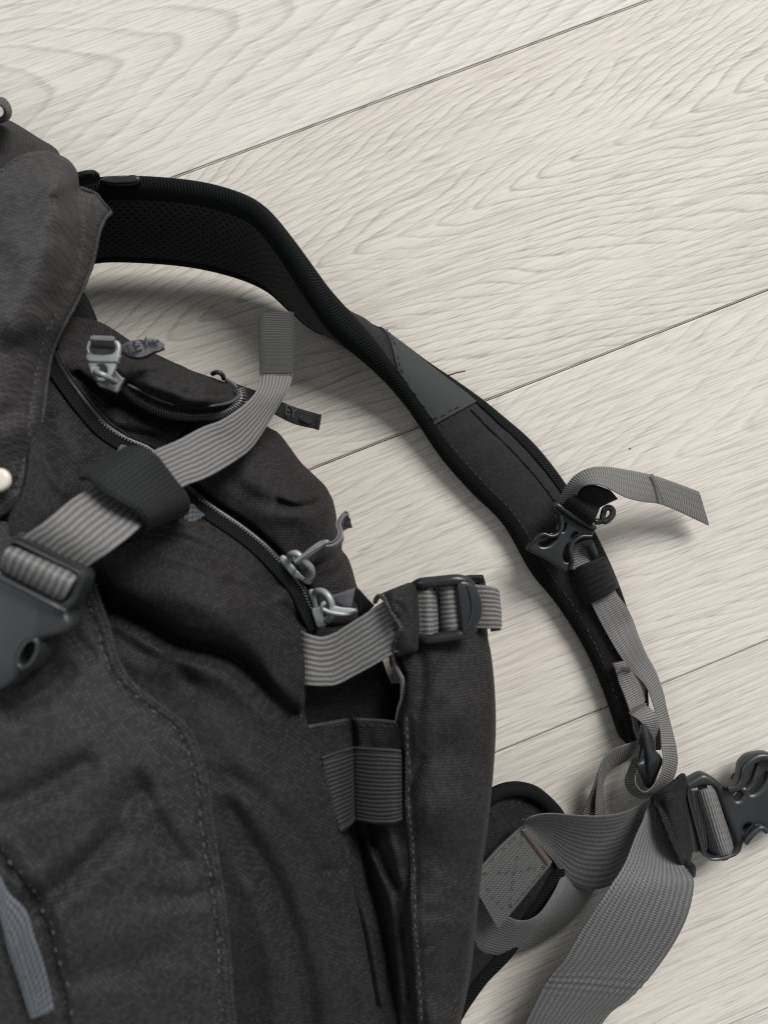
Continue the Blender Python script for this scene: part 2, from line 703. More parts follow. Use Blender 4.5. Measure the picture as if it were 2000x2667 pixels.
MAT = {}
MAT['body'] = cordura('black_side_cordura', (0.0090, 0.0090, 0.0098), 0.0012, 0.7, 0.08, 0.1, spec=0.15)
MAT['cordura'] = cordura('charcoal_cordura', (0.0112, 0.0106, 0.0109), 0.00120, 0.88, 0.1, 0.05)
MAT['flap'] = cordura('worn_charcoal_cordura', (0.0180, 0.0176, 0.0185), 0.00120, 0.78, 0.1, 0.20)
MAT['lid'] = cordura('grey_twill', (0.0285, 0.0274, 0.0280), 0.0011, 0.58, 0.1, 0.15, rib=0.75)
MAT['brown'] = cordura('brown_black_cordura', (0.0102, 0.0093, 0.0096), 0.00115, 0.88, 0.1, 0.05)
MAT['web'] = webbing('grey_ribbed_webbing', (0.130, 0.128, 0.126), 0.0021, 0.0012, 0.20, 0.58)
MAT['web_d'] = webbing('shaded_reverse_webbing', (0.032, 0.0335, 0.031), 0.0024, 0.0014, 0.95, 0.55)  # strap's reverse side, with its shade darkened into the colour
MAT['web_t'] = webbing('grey_grosgrain_webbing', (0.132, 0.130, 0.127), 0.004, 0.0013, 0.85, 0.55)
MAT['web_h'] = webbing('grey_herringbone_webbing', (0.108, 0.109, 0.110), 0.0025, 0.0014, 0.55, 0.6, zig=0.0050)
MAT['web_g'] = webbing('darker_grey_webbing', (0.078, 0.080, 0.079), 0.0025, 0.0014, 0.55, 0.5, zig=0.0050)  # herringbone webbing in a darker grey
MAT['web_b'] = webbing('black_webbing', (0.0065, 0.0068, 0.0072), 0.003, 0.0013, 0.6, 0.8, zig=0.004, spec=0.15)
MAT['elastic'] = webbing('dark_elastic', (0.0190, 0.0197, 0.0202), 0.0021, 0.0013, 0.22, 0.9, sheen=0.1, spec=0.2)
MAT['loop'] = webbing('charcoal_elastic_loop', (0.0120, 0.0136, 0.0144), 0.0016, 0.0016, 0.5, 0.75, sheen=0.1, spec=0.15)
MAT['bind'] = webbing('black_herringbone_binding', (0.0062, 0.0072, 0.0072), 0.006, 0.0017, 0.95, 0.75, zig=0.0065, sheen=0.0, spec=0.10, rough=0.8)
MAT['knit'] = cordura('black_knit', (0.0115, 0.0104, 0.0122), 0.0011, 0.6, 0.1, 0.05, rib=0.7)
MAT['mesh'] = mesh_fabric('black_air_mesh')
MAT['rubber'] = simple('dark_grey_rubber', (0.0360, 0.0395, 0.0405), 0.72, 0, 160, 0.3, 0.25, spec=0.22)
MAT['plastic'] = simple('black_plastic', (0.013, 0.0145, 0.016), 0.34, 0, 150, 0.15, 0.08)
MAT['plastic_g'] = simple('charcoal_plastic', (0.019, 0.0215, 0.0235), 0.38, 0, 90, 0.12, 0.08)
MAT['metal'] = simple('brushed_zinc', (0.30, 0.325, 0.32), 0.48, 0.4, 200, 0.25, 0.15)
MAT['coil'] = simple('black_zip_coil', (0.012, 0.012, 0.013), 0.3, 0, 300, 0.2, 0.1)
MAT['teeth'] = simple('glossy_zip_teeth', (0.085, 0.085, 0.09), 0.25, 0, 300, 0.2, 0.05, spec=0.8)  # paler than the coil: tooth glints painted into the base colour
MAT['bead'] = simple('pale_zip_thread', (0.30, 0.31, 0.33), 0.5, 0, 300, 0.3, 0.1)
MAT['thread'] = simple('dark_thread', (0.036, 0.035, 0.034), 0.8, 0, 500, 0.4, 0.1)
MAT['thread_w'] = simple('worn_pale_thread', (0.080, 0.078, 0.072), 0.9, 0, 500, 0.5, 0.1)
MAT['thread_br'] = simple('brown_bartack_thread', (0.16, 0.125, 0.115), 0.8, 0, 500, 0.3, 0.2)
MAT['tag'] = webbing('grey_satin_tag', (0.170, 0.163, 0.178), 0.0008, 0.0007, 0.5, 0.25)
MAT['tag_b'] = webbing('black_satin_tag', (0.016, 0.016, 0.018), 0.0008, 0.0007, 0.5, 0.3)
MAT['ink'] = simple('black_print', (0.012, 0.012, 0.014), 0.7)
MAT['ink2'] = simple('grey_print', (0.05, 0.05, 0.053), 0.7)
MAT['snap'] = simple('cream_snap', (0.62, 0.58, 0.50), 0.3, 0, 60, 0.08, 0.03)
MAT['tab'] = webbing('blue_grey_webbing', (0.075, 0.083, 0.095), 0.0020, 0.0018, 0.5, 0.7)
MAT['crumb'] = simple('brown_crumb', (0.45, 0.33, 0.19), 0.8)


# ------------------------------------------------------------------ floor
ANG, OFF, PW = 0.37819, 0.24878, 0.192
FL_LEN = 2.6


def wood(name, seed, axis, slope, k1, k2, c, x0, tint, wav=1.0, ringamp=1.0):
    t = NT(name)
    tc = t.n('ShaderNodeTexCoord')
    sp = t.n('ShaderNodeSeparateXYZ')
    t.t.links.new(tc.outputs['Object'], sp.inputs[0])
    x, y = sp.outputs[0], sp.outputs[1]
    n1 = t.noise(t.vec(t.math('MULTIPLY', x, 5), t.math('MULTIPLY', y, 16), seed), 1, 2)
    n2 = t.noise(t.vec(t.math('MULTIPLY', x, 12), t.math('MULTIPLY', y, 40), seed + 5), 1, 2)
    n3 = t.noise(t.vec(t.math('MULTIPLY', x, 30), t.math('MULTIPLY', y, 520), seed + 9), 1, 3, 0.7)
    yy = t.math('SUBTRACT', y, axis)
    yy = t.math('MULTIPLY_ADD', x, -slope, yy)
    yy = t.math('MULTIPLY_ADD', t.math('SUBTRACT', n1, 0.5), 0.040 * wav, yy)
    xx = t.math('MULTIPLY_ADD', t.math('SUBTRACT', n2, 0.5), 0.045 * wav, t.math('SUBTRACT', x, x0))
    r = t.math('SQRT', t.math('ADD', t.math('MULTIPLY', yy, yy), c * c))
    f = t.math('ADD', t.math('MULTIPLY', r, k1), t.math('MULTIPLY', xx, k2))
    f = t.math('MULTIPLY_ADD', t.math('SUBTRACT', n3, 0.5), 0.20, f)
    rg = t.math('FRACT', f)
    ring = t.ramp(rg, [(0.0, 0.0), (0.30, 0.02), (0.70, 0.22), (0.82, 1.0), (0.90, 0.9), (0.95, 0.0)])
    hil = t.ramp(rg, [(0.0, 0.9), (0.12, 0.25), (0.28, 0.0), (1.0, 0.0)])
    patch = t.noise(t.vec(t.math('MULTIPLY', x, 7), t.math('MULTIPLY', y, 30), seed + 2), 1, 3)
    ring = t.math('MULTIPLY', ring, t.math('MULTIPLY', t.smooth(patch, 0.20, 0.58), ringamp))
    # pores: short streaks along the grain
    px = t.math('MULTIPLY', t.math('MULTIPLY_ADD', n1, 0.02, x), 40)
    pv = t.math('MULTIPLY', t.math('MULTIPLY_ADD', t.math('SUBTRACT', n1, 0.5), 0.012, y), 1500)
    por = t.noise(t.vec(px, pv, seed + 3), 1, 2, 0.65)
    pore = t.smooth(por, 0.54, 0.64)
    lite = t.smooth(por, 0.44, 0.34)
    pv2 = t.math('MULTIPLY', y, 480)
    st = t.noise(t.vec(t.math('MULTIPLY', x, 5), pv2, seed + 4), 1, 3, 0.6)
    tone = t.noise(t.vec(t.math('MULTIPLY', x, 4), t.math('MULTIPLY', y, 18), seed + 6), 1, 3)
    pink = t.noise(t.vec(t.math('MULTIPLY', x, 3), t.math('MULTIPLY', y, 9), seed + 8), 1, 2)
    base = t.mix(tone, mul(tint, 0.92), mul(tint, 1.08))
    base = t.mix(t.math('MULTIPLY', t.smooth(pink, 0.45, 0.7), 0.5), base, (tint[0] * 1.02, tint[1] * 0.975, tint[2] * 0.985))
    dark = (tint[0] * 0.98, tint[1] * 0.965, tint[2] * 0.965)
    col = t.mix(t.math('MULTIPLY', t.smooth(st, 0.50, 0.60), 0.42), base, mul(dark, 0.66))
    col = t.mix(t.math('MULTIPLY', ring, 0.62), col, mul(dark, 0.52))
    col = t.mix(t.math('MULTIPLY', pore, t.math('MULTIPLY_ADD', ring, 0.40, 0.44)), col, mul(dark, 0.48))
    col = t.mix(t.math('MULTIPLY', t.math('ADD', t.math('MULTIPLY', hil, 0.6), lite), 0.28), col, mul(tint, 1.28))
    hgt = t.math('SUBTRACT', t.math('MULTIPLY', lite, 0.5), t.math('ADD', t.math('MULTIPLY', pore, 0.9), t.math('MULTIPLY', ring, 0.6)))
    rr = t.math('MULTIPLY_ADD', t.math('ADD', pore, ring), 0.10, 0.52)
    t.set(Base_Color=col, Roughness=rr, Specular_IOR_Level=0.22)
    t.bump(hgt, 0.08, 0.0002)
    return t.m


ROOT = None
ROOT_INV = None
ca, sa = math.cos(ANG), math.sin(ANG)
sub_m = simple('dark_floor_base', (0.20, 0.17, 0.13), 0.8)
V = [(-1.9, -1.9, -0.022), (1.9, -1.9, -0.022), (1.9, 1.9, -0.022), (-1.9, 1.9, -0.022),
     (-1.9, -1.9, -0.0075), (1.9, -1.9, -0.0075), (1.9, 1.9, -0.0075), (-1.9, 1.9, -0.0075)]
floor = mesh('floor', V, [(0, 3, 2, 1), (4, 5, 6, 7), (0, 1, 5, 4), (1, 2, 6, 5), (2, 3, 7, 6), (3, 0, 4, 7)], sub_m, smooth=False)
floor['kind'] = 'structure'


def plank_mesh(length):
    bm = bmesh.new()
    bmesh.ops.create_cube(bm, size=1)
    for v in bm.verts:
        v.co.x *= length - 0.0004
        v.co.y *= PW - 0.0006
        v.co.z = v.co.z * 0.0075 - 0.00375
    ed = [e for e in bm.edges if all(v.co.z > -0.001 for v in e.verts)]
    bmesh.ops.bevel(bm, geom=ed, offset=0.0008, segments=2, affect='EDGES')
    me = bpy.data.meshes.new('plank')
    bm.to_mesh(me)
    bm.free()
    return me


def u_of(px, py):
    w = P(px, py, 0.0)
    return w[0] * ca + w[1] * sa, -w[0] * sa + w[1] * ca


# band 0 lies between seam 1 (off) and seam 2 (off-PW); band -1 is the top plank
tintA = (0.605, 0.583, 0.530)
tintB = (0.582, 0.550, 0.494)
tintC = (0.604, 0.572, 0.516)
bands = range(-9, 11)
for b in bands:
    vc = OFF - (b + 0.5) * PW
    if b == -1:
        ux, uy = u_of(-60, 300)
        m = wood('oak_laminate', 3.0, uy - vc, 0.0, 112, 27, 0.022, ux, tintA, 0.75, 0.62)
    elif b == 0:
        ux, uy = u_of(700, 760)
        m = wood('oak_laminate', 11.0, uy - vc + 0.004, 0.035, 195, -40, 0.005, ux, tintB, 1.0, 0.85)
    elif b == 1:
        ux, uy = u_of(1650, 1250)
        m = wood('oak_laminate', 21.0, uy - vc, 0.05, 170, -24, 0.010, ux, tintC, 1.1, 0.5)
    elif b == 2:
        m = wood('oak_laminate', 31.0, 0.16, 0.06, 185, 7, 0.02, 0, tintC, 0.6, 0.5)
    else:
        m = wood('oak_laminate', 40.0 + b * 3, -0.13 if b % 2 else 0.12, 0.04, 175, 7, 0.02, 0, (tintA, tintB, tintC)[b % 3], 0.6, 0.5)
    # three boards per row, end joints staggered and all outside the picture
    j = 0.85 + 0.23 * ((b * 7) % 3)
    for (u0, u1) in ((j - 2.0, j), (j, j + 2.0), (j - 4.0, j - 2.0)) if b % 2 else ((-j, -j + 2.0), (-j - 2.0, -j), (-j + 2.0, -j + 4.0)):
        me = plank_mesh(u1 - u0)
        o = link('plank', me, m, floor)
        uc = (u0 + u1) / 2
        # object-space x is used by the grain: shift the mesh so object x equals distance along the row
        me.transform(Matrix.Translation((uc, 0, 0)))
        o.matrix_world = Matrix([[ca, -sa, 0, -sa * vc], [sa, ca, 0, ca * vc], [0, 0, 1, 0], [0, 0, 0, 1]])

# ------------------------------------------------------------------ backpack
ROOT = bpy.data.objects.new('backpack', None)
COL.objects.link(ROOT)
ROOT.location = (-0.16, -0.15, 0.0)
ROOT.empty_display_size = 0.1
ROOT['label'] = 'black and grey travel backpack with loose straps and buckles lying on pale wood floor'
ROOT['category'] = 'backpack'
ROOT_INV = Matrix.Translation((0.16, 0.15, 0.0))

def A_(*a):
    return np.array(a, float)


# ---- inner body (dark solid everything is sewn to)
body_out = A_((-260, 330), (-100, 270), (20, 320), (95, 365), (140, 420), (180, 490), (190, 560), (185, 680), (205, 745), (226, 775),
              (250, 832), (320, 885), (420, 930), (520, 980), (610, 1040), (640, 1085), (690, 1115), (735, 1155), (790, 1225), (845, 1290),
              (860, 1350), (880, 1440), (915, 1530), (965, 1610), (1000, 1730), (1022, 1790), (1036, 1850), (1050, 1960), (1060, 2200),
              (1080, 2667), (1085, 2900), (-260, 2900))
panel('main_body', body_out, A_((-200, 400, 110), (0, 400, 105), (120, 420, 95), (185, 560, 85), (0, 600, 145), (150, 800, 110),
      (235, 830, 78), (226, 775, 80), (0, 1000, 150), (150, 1100, 130), (400, 1000, 80), (600, 1040, 70), (250, 1300, 140), (500, 1200, 100),
      (700, 1200, 70), (840, 1300, 62), (0, 1600, 165), (400, 1600, 120), (700, 1500, 95), (900, 1520, 62), (300, 2000, 155), (0, 2200, 178),
      (600, 2200, 135), (820, 1680, 104), (820, 1850, 104), (900, 1780, 98), (960, 1720, 92), (1010, 1800, 84), (1000, 1900, 82), (950, 2300, 78),
      (700, 2500, 120), (0, 2600, 175), (1060, 2500, 85), (400, 2600, 150)), MAT['body'], ROOT, step=14, edge=(0.006, 30), bottom=0.012)

# ---- top end cap of the bag
cap, capf = panel('top_cap', A_((-240, 300), (-80, 300), (0, 310), (25, 313), (63, 334), (105, 361), (139, 381), (158, 405), (185, 480), (130, 560), (-240, 580)),
      A_((-200, 320, 112), (0, 318, 108), (60, 338, 106), (145, 392, 100), (0, 420, 140), (100, 425, 124), (-200, 450, 150), (100, 520, 130), (-200, 560, 152), (160, 480, 112)),
      MAT['brown'], ROOT, edge=(0.012, 34), rough=(0.0015, 60))
# grab handle loop at the very top
ribbon('grab_handle', pts('A', '-150,200,112 -40,150,116 20,135,118 58,175,118 66,225,116 40,262,110 -40,290,105'),
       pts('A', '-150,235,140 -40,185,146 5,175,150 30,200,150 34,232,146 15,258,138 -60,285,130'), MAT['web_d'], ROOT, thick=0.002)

# ---- grey lid flap
lid_out = A_((-220, 500), (-60, 458), (0, 436), (25, 419), (63, 400), (114, 392), (148, 400), (181, 417), (203, 449), (211, 491), (249, 506),
             (268, 529), (288, 553), (274, 568), (258, 605), (243, 677), (228, 719), (211, 761), (190, 803), (166, 846), (135, 918), (122, 990),
             (114, 1062), (97, 1159), (84, 1222), (76, 1277), (51, 1319), (17, 1349), (-40, 1365), (-220, 1385))
lid, lidf = panel('lid_flap', lid_out, A_((0, 445, 146), (114, 400, 128), (178, 422, 122), (202, 460, 114), (210, 495, 112), (262, 529, 102), (284, 553, 98),
      (243, 677, 112), (205, 780, 128), (150, 890, 142), (118, 1000, 150), (97, 1160, 158), (60, 1310, 165), (0, 1352, 169), (-200, 1370, 172),
      (196, 600, 140), (150, 560, 156), (60, 560, 162), (0, 700, 172), (100, 700, 170), (172, 700, 150), (100, 850, 165), (0, 900, 177), (50, 1100, 172),
      (-200, 900, 180), (-200, 560, 168), (100, 470, 153), (165, 480, 146), (120, 650, 168)),
      MAT['lid'], ROOT, thick=0.0022, step=8, edge=(0.004, 12), rough=(0.0026, 80), fine=(0.0005, 36), rot=0.25,
      grooves=[(pts('A', '0,640 130,560 300,520'), 2.0, 13), (pts('A', '0,720 160,650 330,590'), 2.2, 13), (pts('A', '0,790 150,735 320,650'), 1.6, 12),
               (pts('A', '-60,900 60,860 150,820 250,740'), 4.0, 26), (pts('A', '60,980 200,900 330,760'), 2.2, 16),
               (pts('A', '480,700 492,850 490,1000 470,1150 440,1260'), 5.0, 13),
               (pts('A', '590,760 585,900 560,1050 520,1200'), 1.2, 6),
               (pts('B', '330,60 270,190 230,380 190,600 180,740 170,850 140,980 90,1130'), 1.4, 6),
               (pts('A', '0,1100 200,1000 380,960'), 2.0, 30), (pts('B', '0,300 100,260 220,200'), 1.5, 28), (pts('B', '0,700 90,640 180,610'), 1.5, 24)])


def on(f, path, n=60, lift=0.0004):
    q = crom(np.asarray(path)[:, :2], n)
    return P(q[:, 0], q[:, 1], f(q[:, 0], q[:, 1]) + lift)


stitches('lid_stitching', on(lidf, pts('B', '345,40 275,190 235,380 195,600 183,740 172,850 142,980 92,1130')), MAT['thread_w'], lid, r=0.00024, dash=0.0018)
stitches('lid_stitching', on(lidf, pts('A', '640,820 600,950 570,1080 540,1190 490,1300 420,1430')), MAT['thread'], lid, r=0.00022, dash=0.0016)
stitches('lid_stitching', on(lidf, pts('A', '5,585 60,545 150,498 270,478 340,492')), MAT['thread'], lid, r=0.00028, dash=0.002)
# worn edge piping of the flap
q = crom(lid_out[9:28], 160)
tube('edge_piping', P(q[:, 0], q[:, 1], lidf(q[:, 0], q[:, 1]) - 0.0002), np.array([0.0011 + 0.0002 * mnoise.noise((i * .5, 0, 0)) for i in range(160)]), MAT['lid'], lid, 7)
# snap button
c = P(-4, 1250, 0.1765)
parts = []
prof = [(0.0, 0.0012), (0.0025, 0.0011), (0.0036, 0.0008), (0.0042, 0.0002), (0.0043, -0.0010)]
Vv, Ff = [], []
for r, z in prof:
    for k in range(24):
        a = 2 * math.pi * k / 24
        Vv.append(c + np.array([r * math.cos(a), r * math.sin(a), z]))
for i in range(len(prof) - 1):
    for k in range(24):
        Ff.append((i * 24 + k, (i + 1) * 24 + k, (i + 1) * 24 + (k + 1) % 24, i * 24 + (k + 1) % 24))
sn = mesh('snap_button', Vv, Ff, MAT['snap'], lid, [(0, 0)] * len(Vv))
sn['label'] = 'cream round snap button at the flap edge'

# ---- the long curved zip line
Z1 = A_((143, 920), (156, 952), (181, 990), (236, 1062), (278, 1108), (329, 1142), (392, 1171), (450, 1225), (502, 1281), (560, 1325), (624, 1368),
        (684, 1415), (722, 1453), (765, 1500), (790, 1533), (807, 1571), (836, 1630))
Z1h = A_(136, 133, 130, 127, 124, 122, 119, 117, 116, 115, 114, 113, 112, 110, 109, 108, 106)

# ---- side panel above the zip (beside the lid)
top_side, tsf = panel('upper_side_panel', A_((150, 840), (186, 824), (253, 836), (295, 857), (345, 890), (400, 918), (443, 939), (500, 968), (520, 1020), (500, 1100), (440, 1200),
      (392, 1172), (329, 1143), (278, 1109), (236, 1063), (181, 991), (156, 953), (143, 921), (138, 880)),
      A_((160, 860, 128), (253, 842, 98), (345, 895, 92), (443, 942, 88), (500, 975, 86), (200, 950, 128), (181, 990, 128), (278, 1108, 122), (300, 950, 114), (392, 1171, 117),
         (400, 1000, 104), (400, 1120, 114), (480, 1080, 100)), MAT['brown'], ROOT, step=7, edge=(0.006, 16), rough=(0.002, 40),
      grooves=[(pts('B', '480,420 560,500 640,560 760,610 900,680 1050,720 1200,720'), 5, 10), (pts('B', '640,590 760,600 860,640'), 3, 8),
               (pts('B', '820,690 930,760 1060,800'), -2, 14), (pts('B', '560,600 700,730 850,790 1000,800'), 2, 10)])
# ---- lower bulge to the right of the zip
bulge, bulgef = panel('side_bulge', A_((440, 1195), (480, 1110), (560, 1085), (640, 1078), (702, 1114), (731, 1133), (781, 1200), (811, 1230), (845, 1263), (859, 1286), (868, 1305),
      (876, 1343), (878, 1369), (891, 1403), (891, 1432), (904, 1449), (916, 1478), (929, 1525), (945, 1570), (930, 1625), (880, 1640), (836, 1632), (807, 1572), (790, 1534), (765, 1501), (722, 1454),
      (684, 1416), (624, 1369), (560, 1326), (502, 1282), (450, 1226)),
      A_((450, 1225, 114), (624, 1368, 110), (765, 1500, 106), (836, 1630, 100), (940, 1570, 78), (929, 1525, 76), (891, 1432, 74), (876, 1343, 80), (811, 1230, 80), (702, 1114, 82), (560, 1085, 95),
         (600, 1200, 112), (700, 1250, 112), (780, 1300, 106), (830, 1380, 98), (720, 1380, 112), (850, 1500, 95), (500, 1150, 107)), MAT['brown'], ROOT, step=7,
      edge=(0.013, 30), rough=(0.0016, 60),
      grooves=[(pts('E', '300,255 340,268 400,283 480,274 550,248 584,196'), 5.0, 8), (pts('E', '330,330 450,345 560,320 630,300'), -2.2, 20),
               (pts('E', '480,690 560,640 640,600 700,560'), 4.0, 9), (pts('E', '560,720 650,690 740,650'), 2.5, 12), (pts('E', '0,120 150,230 330,300'), 2.0, 22),
               (pts('E', '520,620 620,540 680,500'), -2, 10)])

# ---- front pocket (big, with deep folds)
right_edge = A_((812, 1650), (806, 1720), (800, 1790), (793, 1850), (806, 1900), (836, 1972), (853, 2027), (870, 2086), (883, 2145), (898, 2200), (925, 2330), (955, 2480), (985, 2667), (990, 2850))
pock_out = np.vstack([Z1 + A_(-3, 3), right_edge, A_((300, 2850), (200, 1800), (130, 1560), (20, 1400), (60, 1250), (90, 1000))])
pctrl = [(x - 3, y + 3, h - 1) for (x, y), h in zip(Z1, Z1h)]
pctrl += [(120, 1050, 146), (200, 1200, 152), (300, 1270, 142), (420, 1340, 142), (250, 1420, 156), (450, 1480, 158), (560, 1430, 144), (650, 1500, 140),
          (720, 1580, 130), (800, 1740, 120), (600, 1580, 156), (700, 1690, 138), (500, 1600, 160), (330, 1560, 156), (640, 1850, 150), (740, 1830, 138), (500, 1850, 158), (650, 2020, 156),
          (800, 2000, 134), (853, 2027, 124), (883, 2145, 122), (700, 2300, 152), (898, 2220, 119), (955, 2480, 116), (985, 2667, 114), (800, 2480, 142), (880, 2560, 130), (600, 2600, 153),
          (300, 2000, 166), (300, 2700, 165), (80, 1500, 166), (793, 1850, 116), (400, 1780, 158)]
pocket, pockf = panel('front_pocket', pock_out, pctrl, MAT['cordura'], ROOT, step=8, edge=(0.004, 12), rough=(0.0020, 140), fine=(0.0004, 46), rot=0.35,
      grooves=[(pts('C', '560,560 640,640 760,690 900,760 1100,880 1350,940 1500,1030 1659,1210 1790,1330'), 19, 27),
               (pts('C', '820,560 1000,600 1250,650 1450,770 1659,900'), -4, 45),
               (pts('C', '720,260 860,230 1000,235 1250,310 1500,430 1700,560'), 8.5, 24),
               (pts('C', '1000,330 1250,400 1480,530 1659,680'), -2.5, 20),
               (pts('E', '0,750 120,800 260,870 380,950 440,990'), 6, 17), (pts('E', '0,660 150,740 300,830'), -2.0, 18),
               (pts('C', '1080,1010 1300,1070 1480,1160 1659,1330'), -4, 34), (pts('C', '700,830 900,960 1060,1010 1180,1120'), 3.5, 22),
               (pts('G', '0,620 120,820 230,1000 330,1250 440,1600 500,1936'), 8, 34), (pts('G', '0,420 200,560 420,760 560,980'), 4, 30),
               (pts('G', '330,600 480,820 600,1050 700,1350 800,1700'), -3, 40), (pts('G', '560,1000 640,1000 700,960'), 3, 18),
               (pts('G', '150,1100 240,1400 300,1936'), -3, 36), (pts('G', '560,1150 650,1300 720,1500 760,1936'), 2.5, 22),
               (pts('B', '330,700 440,900 560,980 640,1020'), 4, 20), (pts('B', '280,900 330,1050 400,1130'), -2, 18)])
right_path = crom(right_edge[:12], 120)

# zip tape and coil along the long zip
off = np.gradient(Z1, axis=0)
off = np.stack([-off[:, 1], off[:, 0]], 1)
off /= np.linalg.norm(off, axis=1)[:, None]
tapeL = np.hstack([Z1, (Z1h + 1.2)[:, None] / 1000])
inner = Z1 + off * 34
tapeR = np.hstack([inner, (pockf(inner[:, 0], inner[:, 1]) + 0.0022)[:, None]])
zt = ribbon('zip_tape', tapeL, tapeR, MAT['bind'], ROOT, thick=0.001, across=6)
zq = crom(np.hstack([Z1, (Z1h + 2.2)[:, None] / 1000]), 260)
zp = P3(zq)
coil = tube('zip_coil', zp, 0.0013, MAT['coil'], zt, 8)
# pale thread dots along the coil
beads = []
N = 118
bp = resample(zp, N)
ti = np.gradient(bp, axis=0)
for i in range(N):
    if not (22 < i < 48 or i > 60):
        continue
    t3 = ti[i] / np.linalg.norm(ti[i])
    s3 = np.cross(t3, (0, 0, 1))
    for sgn in (1,):
        cc = bp[i] + s3 * 0.00035 * sgn + np.array([0, 0, 0.00115]) + t3 * 0.0004 * sgn
        d = t3 * 0.0003 + s3 * sgn * 0.0002
        beads.append(tube_geo(np.array([cc - d, cc, cc + d]), np.array([0.00012, 0.00032, 0.00012]), 5))
g = mesh('zip_stitch_dots', *join_geo(beads)[:2], MAT['bead'], zt, join_geo(beads)[2])
g['kind'] = 'stuff'
beads = []
bp = resample(P3(np.hstack([Z1[:6], (Z1h[:6] + 3.0)[:, None] / 1000]) + A_(6, -4, 0)), 46)
ti = np.gradient(bp, axis=0)
for i in range(46):
    t3 = ti[i] / np.linalg.norm(ti[i])
    s3 = np.cross(t3, (0, 0, 1))
    for sgn in (-1, 1):
        beads.append(tube_geo(np.array([bp[i] + s3 * 0.0009 * sgn - t3 * .0003, bp[i] + s3 * .0003 * sgn + t3 * .0003]), 0.0003, 5))
g = mesh('zip_teeth', *join_geo(beads)[:2], MAT['thread'], zt, join_geo(beads)[2])
g['kind'] = 'stuff'

# ---- small upper zip pocket
up_out = A_((285, 975), (300, 950), (330, 935), (380, 935), (443, 944), (506, 967), (570, 989), (612, 1008), (627, 1035), (605, 1064), (549, 1078), (485, 1078), (422, 1064), (359, 1030), (321, 1004), (296, 992))
upk, upf = panel('upper_zip_pocket', up_out, A_((450, 1008, 137), (380, 980, 137), (540, 1035, 131), (310, 960, 128), (330, 938, 116), (443, 945, 106), (570, 990, 100), (625, 1030, 108), (549, 1078, 114),
      (422, 1064, 120), (330, 1008, 124)), MAT['brown'], ROOT, step=6, edge=(0.007, 18), rough=(0.0008, 50),
      grooves=[(pts('B', '860,420 1000,470 1150,530 1300,545 1450,530'), 2.0, 10), (pts('B', '800,360 950,400 1150,440 1350,480'), -1.5, 14)], thick=0.012)
zk = crom(pts('B', '745,470,121 800,520,120 850,565,119 1000,640,116 1150,668,113 1300,666,110 1400,650,108 1460,615,107 1488,570,106 1478,520,105'), 150)
rim = P3(zk)
tapeO = zk.copy(); tapeO[:, 1] += 14; tapeO[:, 2] -= 0.010
tapeI = zk.copy(); tapeI[:, 1] -= 16; tapeI[:, 2] += 0.0005
uzt = ribbon('pocket_zip_tape', tapeI[::6], tapeO[::6], MAT['bind'], upk, thick=0.001)
tube('pocket_zip_coil', rim + np.array([0, 0, 0.0006]), 0.0024, MAT['coil'], uzt, 8)
teeth = []
bp = resample(rim + np.array([0, 0, 0.0006]), 58)
ti = np.gradient(bp, axis=0)
for i in range(58):
    t3 = ti[i] / np.linalg.norm(ti[i])
    s3 = np.cross(t3, (0, 0, 1))
    s3 /= np.linalg.norm(s3)
    arc = [bp[i] + 0.0025 * (math.cos(a) * s3 + math.sin(a) * np.array([0, 0, 1.0])) + t3 * 0.0004 * math.cos(a) for a in np.linspace(-0.2, math.pi + .2, 7)]
    teeth.append(tube_geo(np.array(arc), 0.00042, 6))
g = mesh('zip_teeth', *join_geo(teeth)[:2], MAT['teeth'], uzt, join_geo(teeth)[2])
g['kind'] = 'stuff'
wire = crom(pts('B', '790,478,131 880,520,130 1000,578,129 1150,612,126 1300,610,123 1420,588,120 1482,545,116'), 60)
tube('piping', P3(wire), 0.0005, MAT['thread_w'], upk, 6)

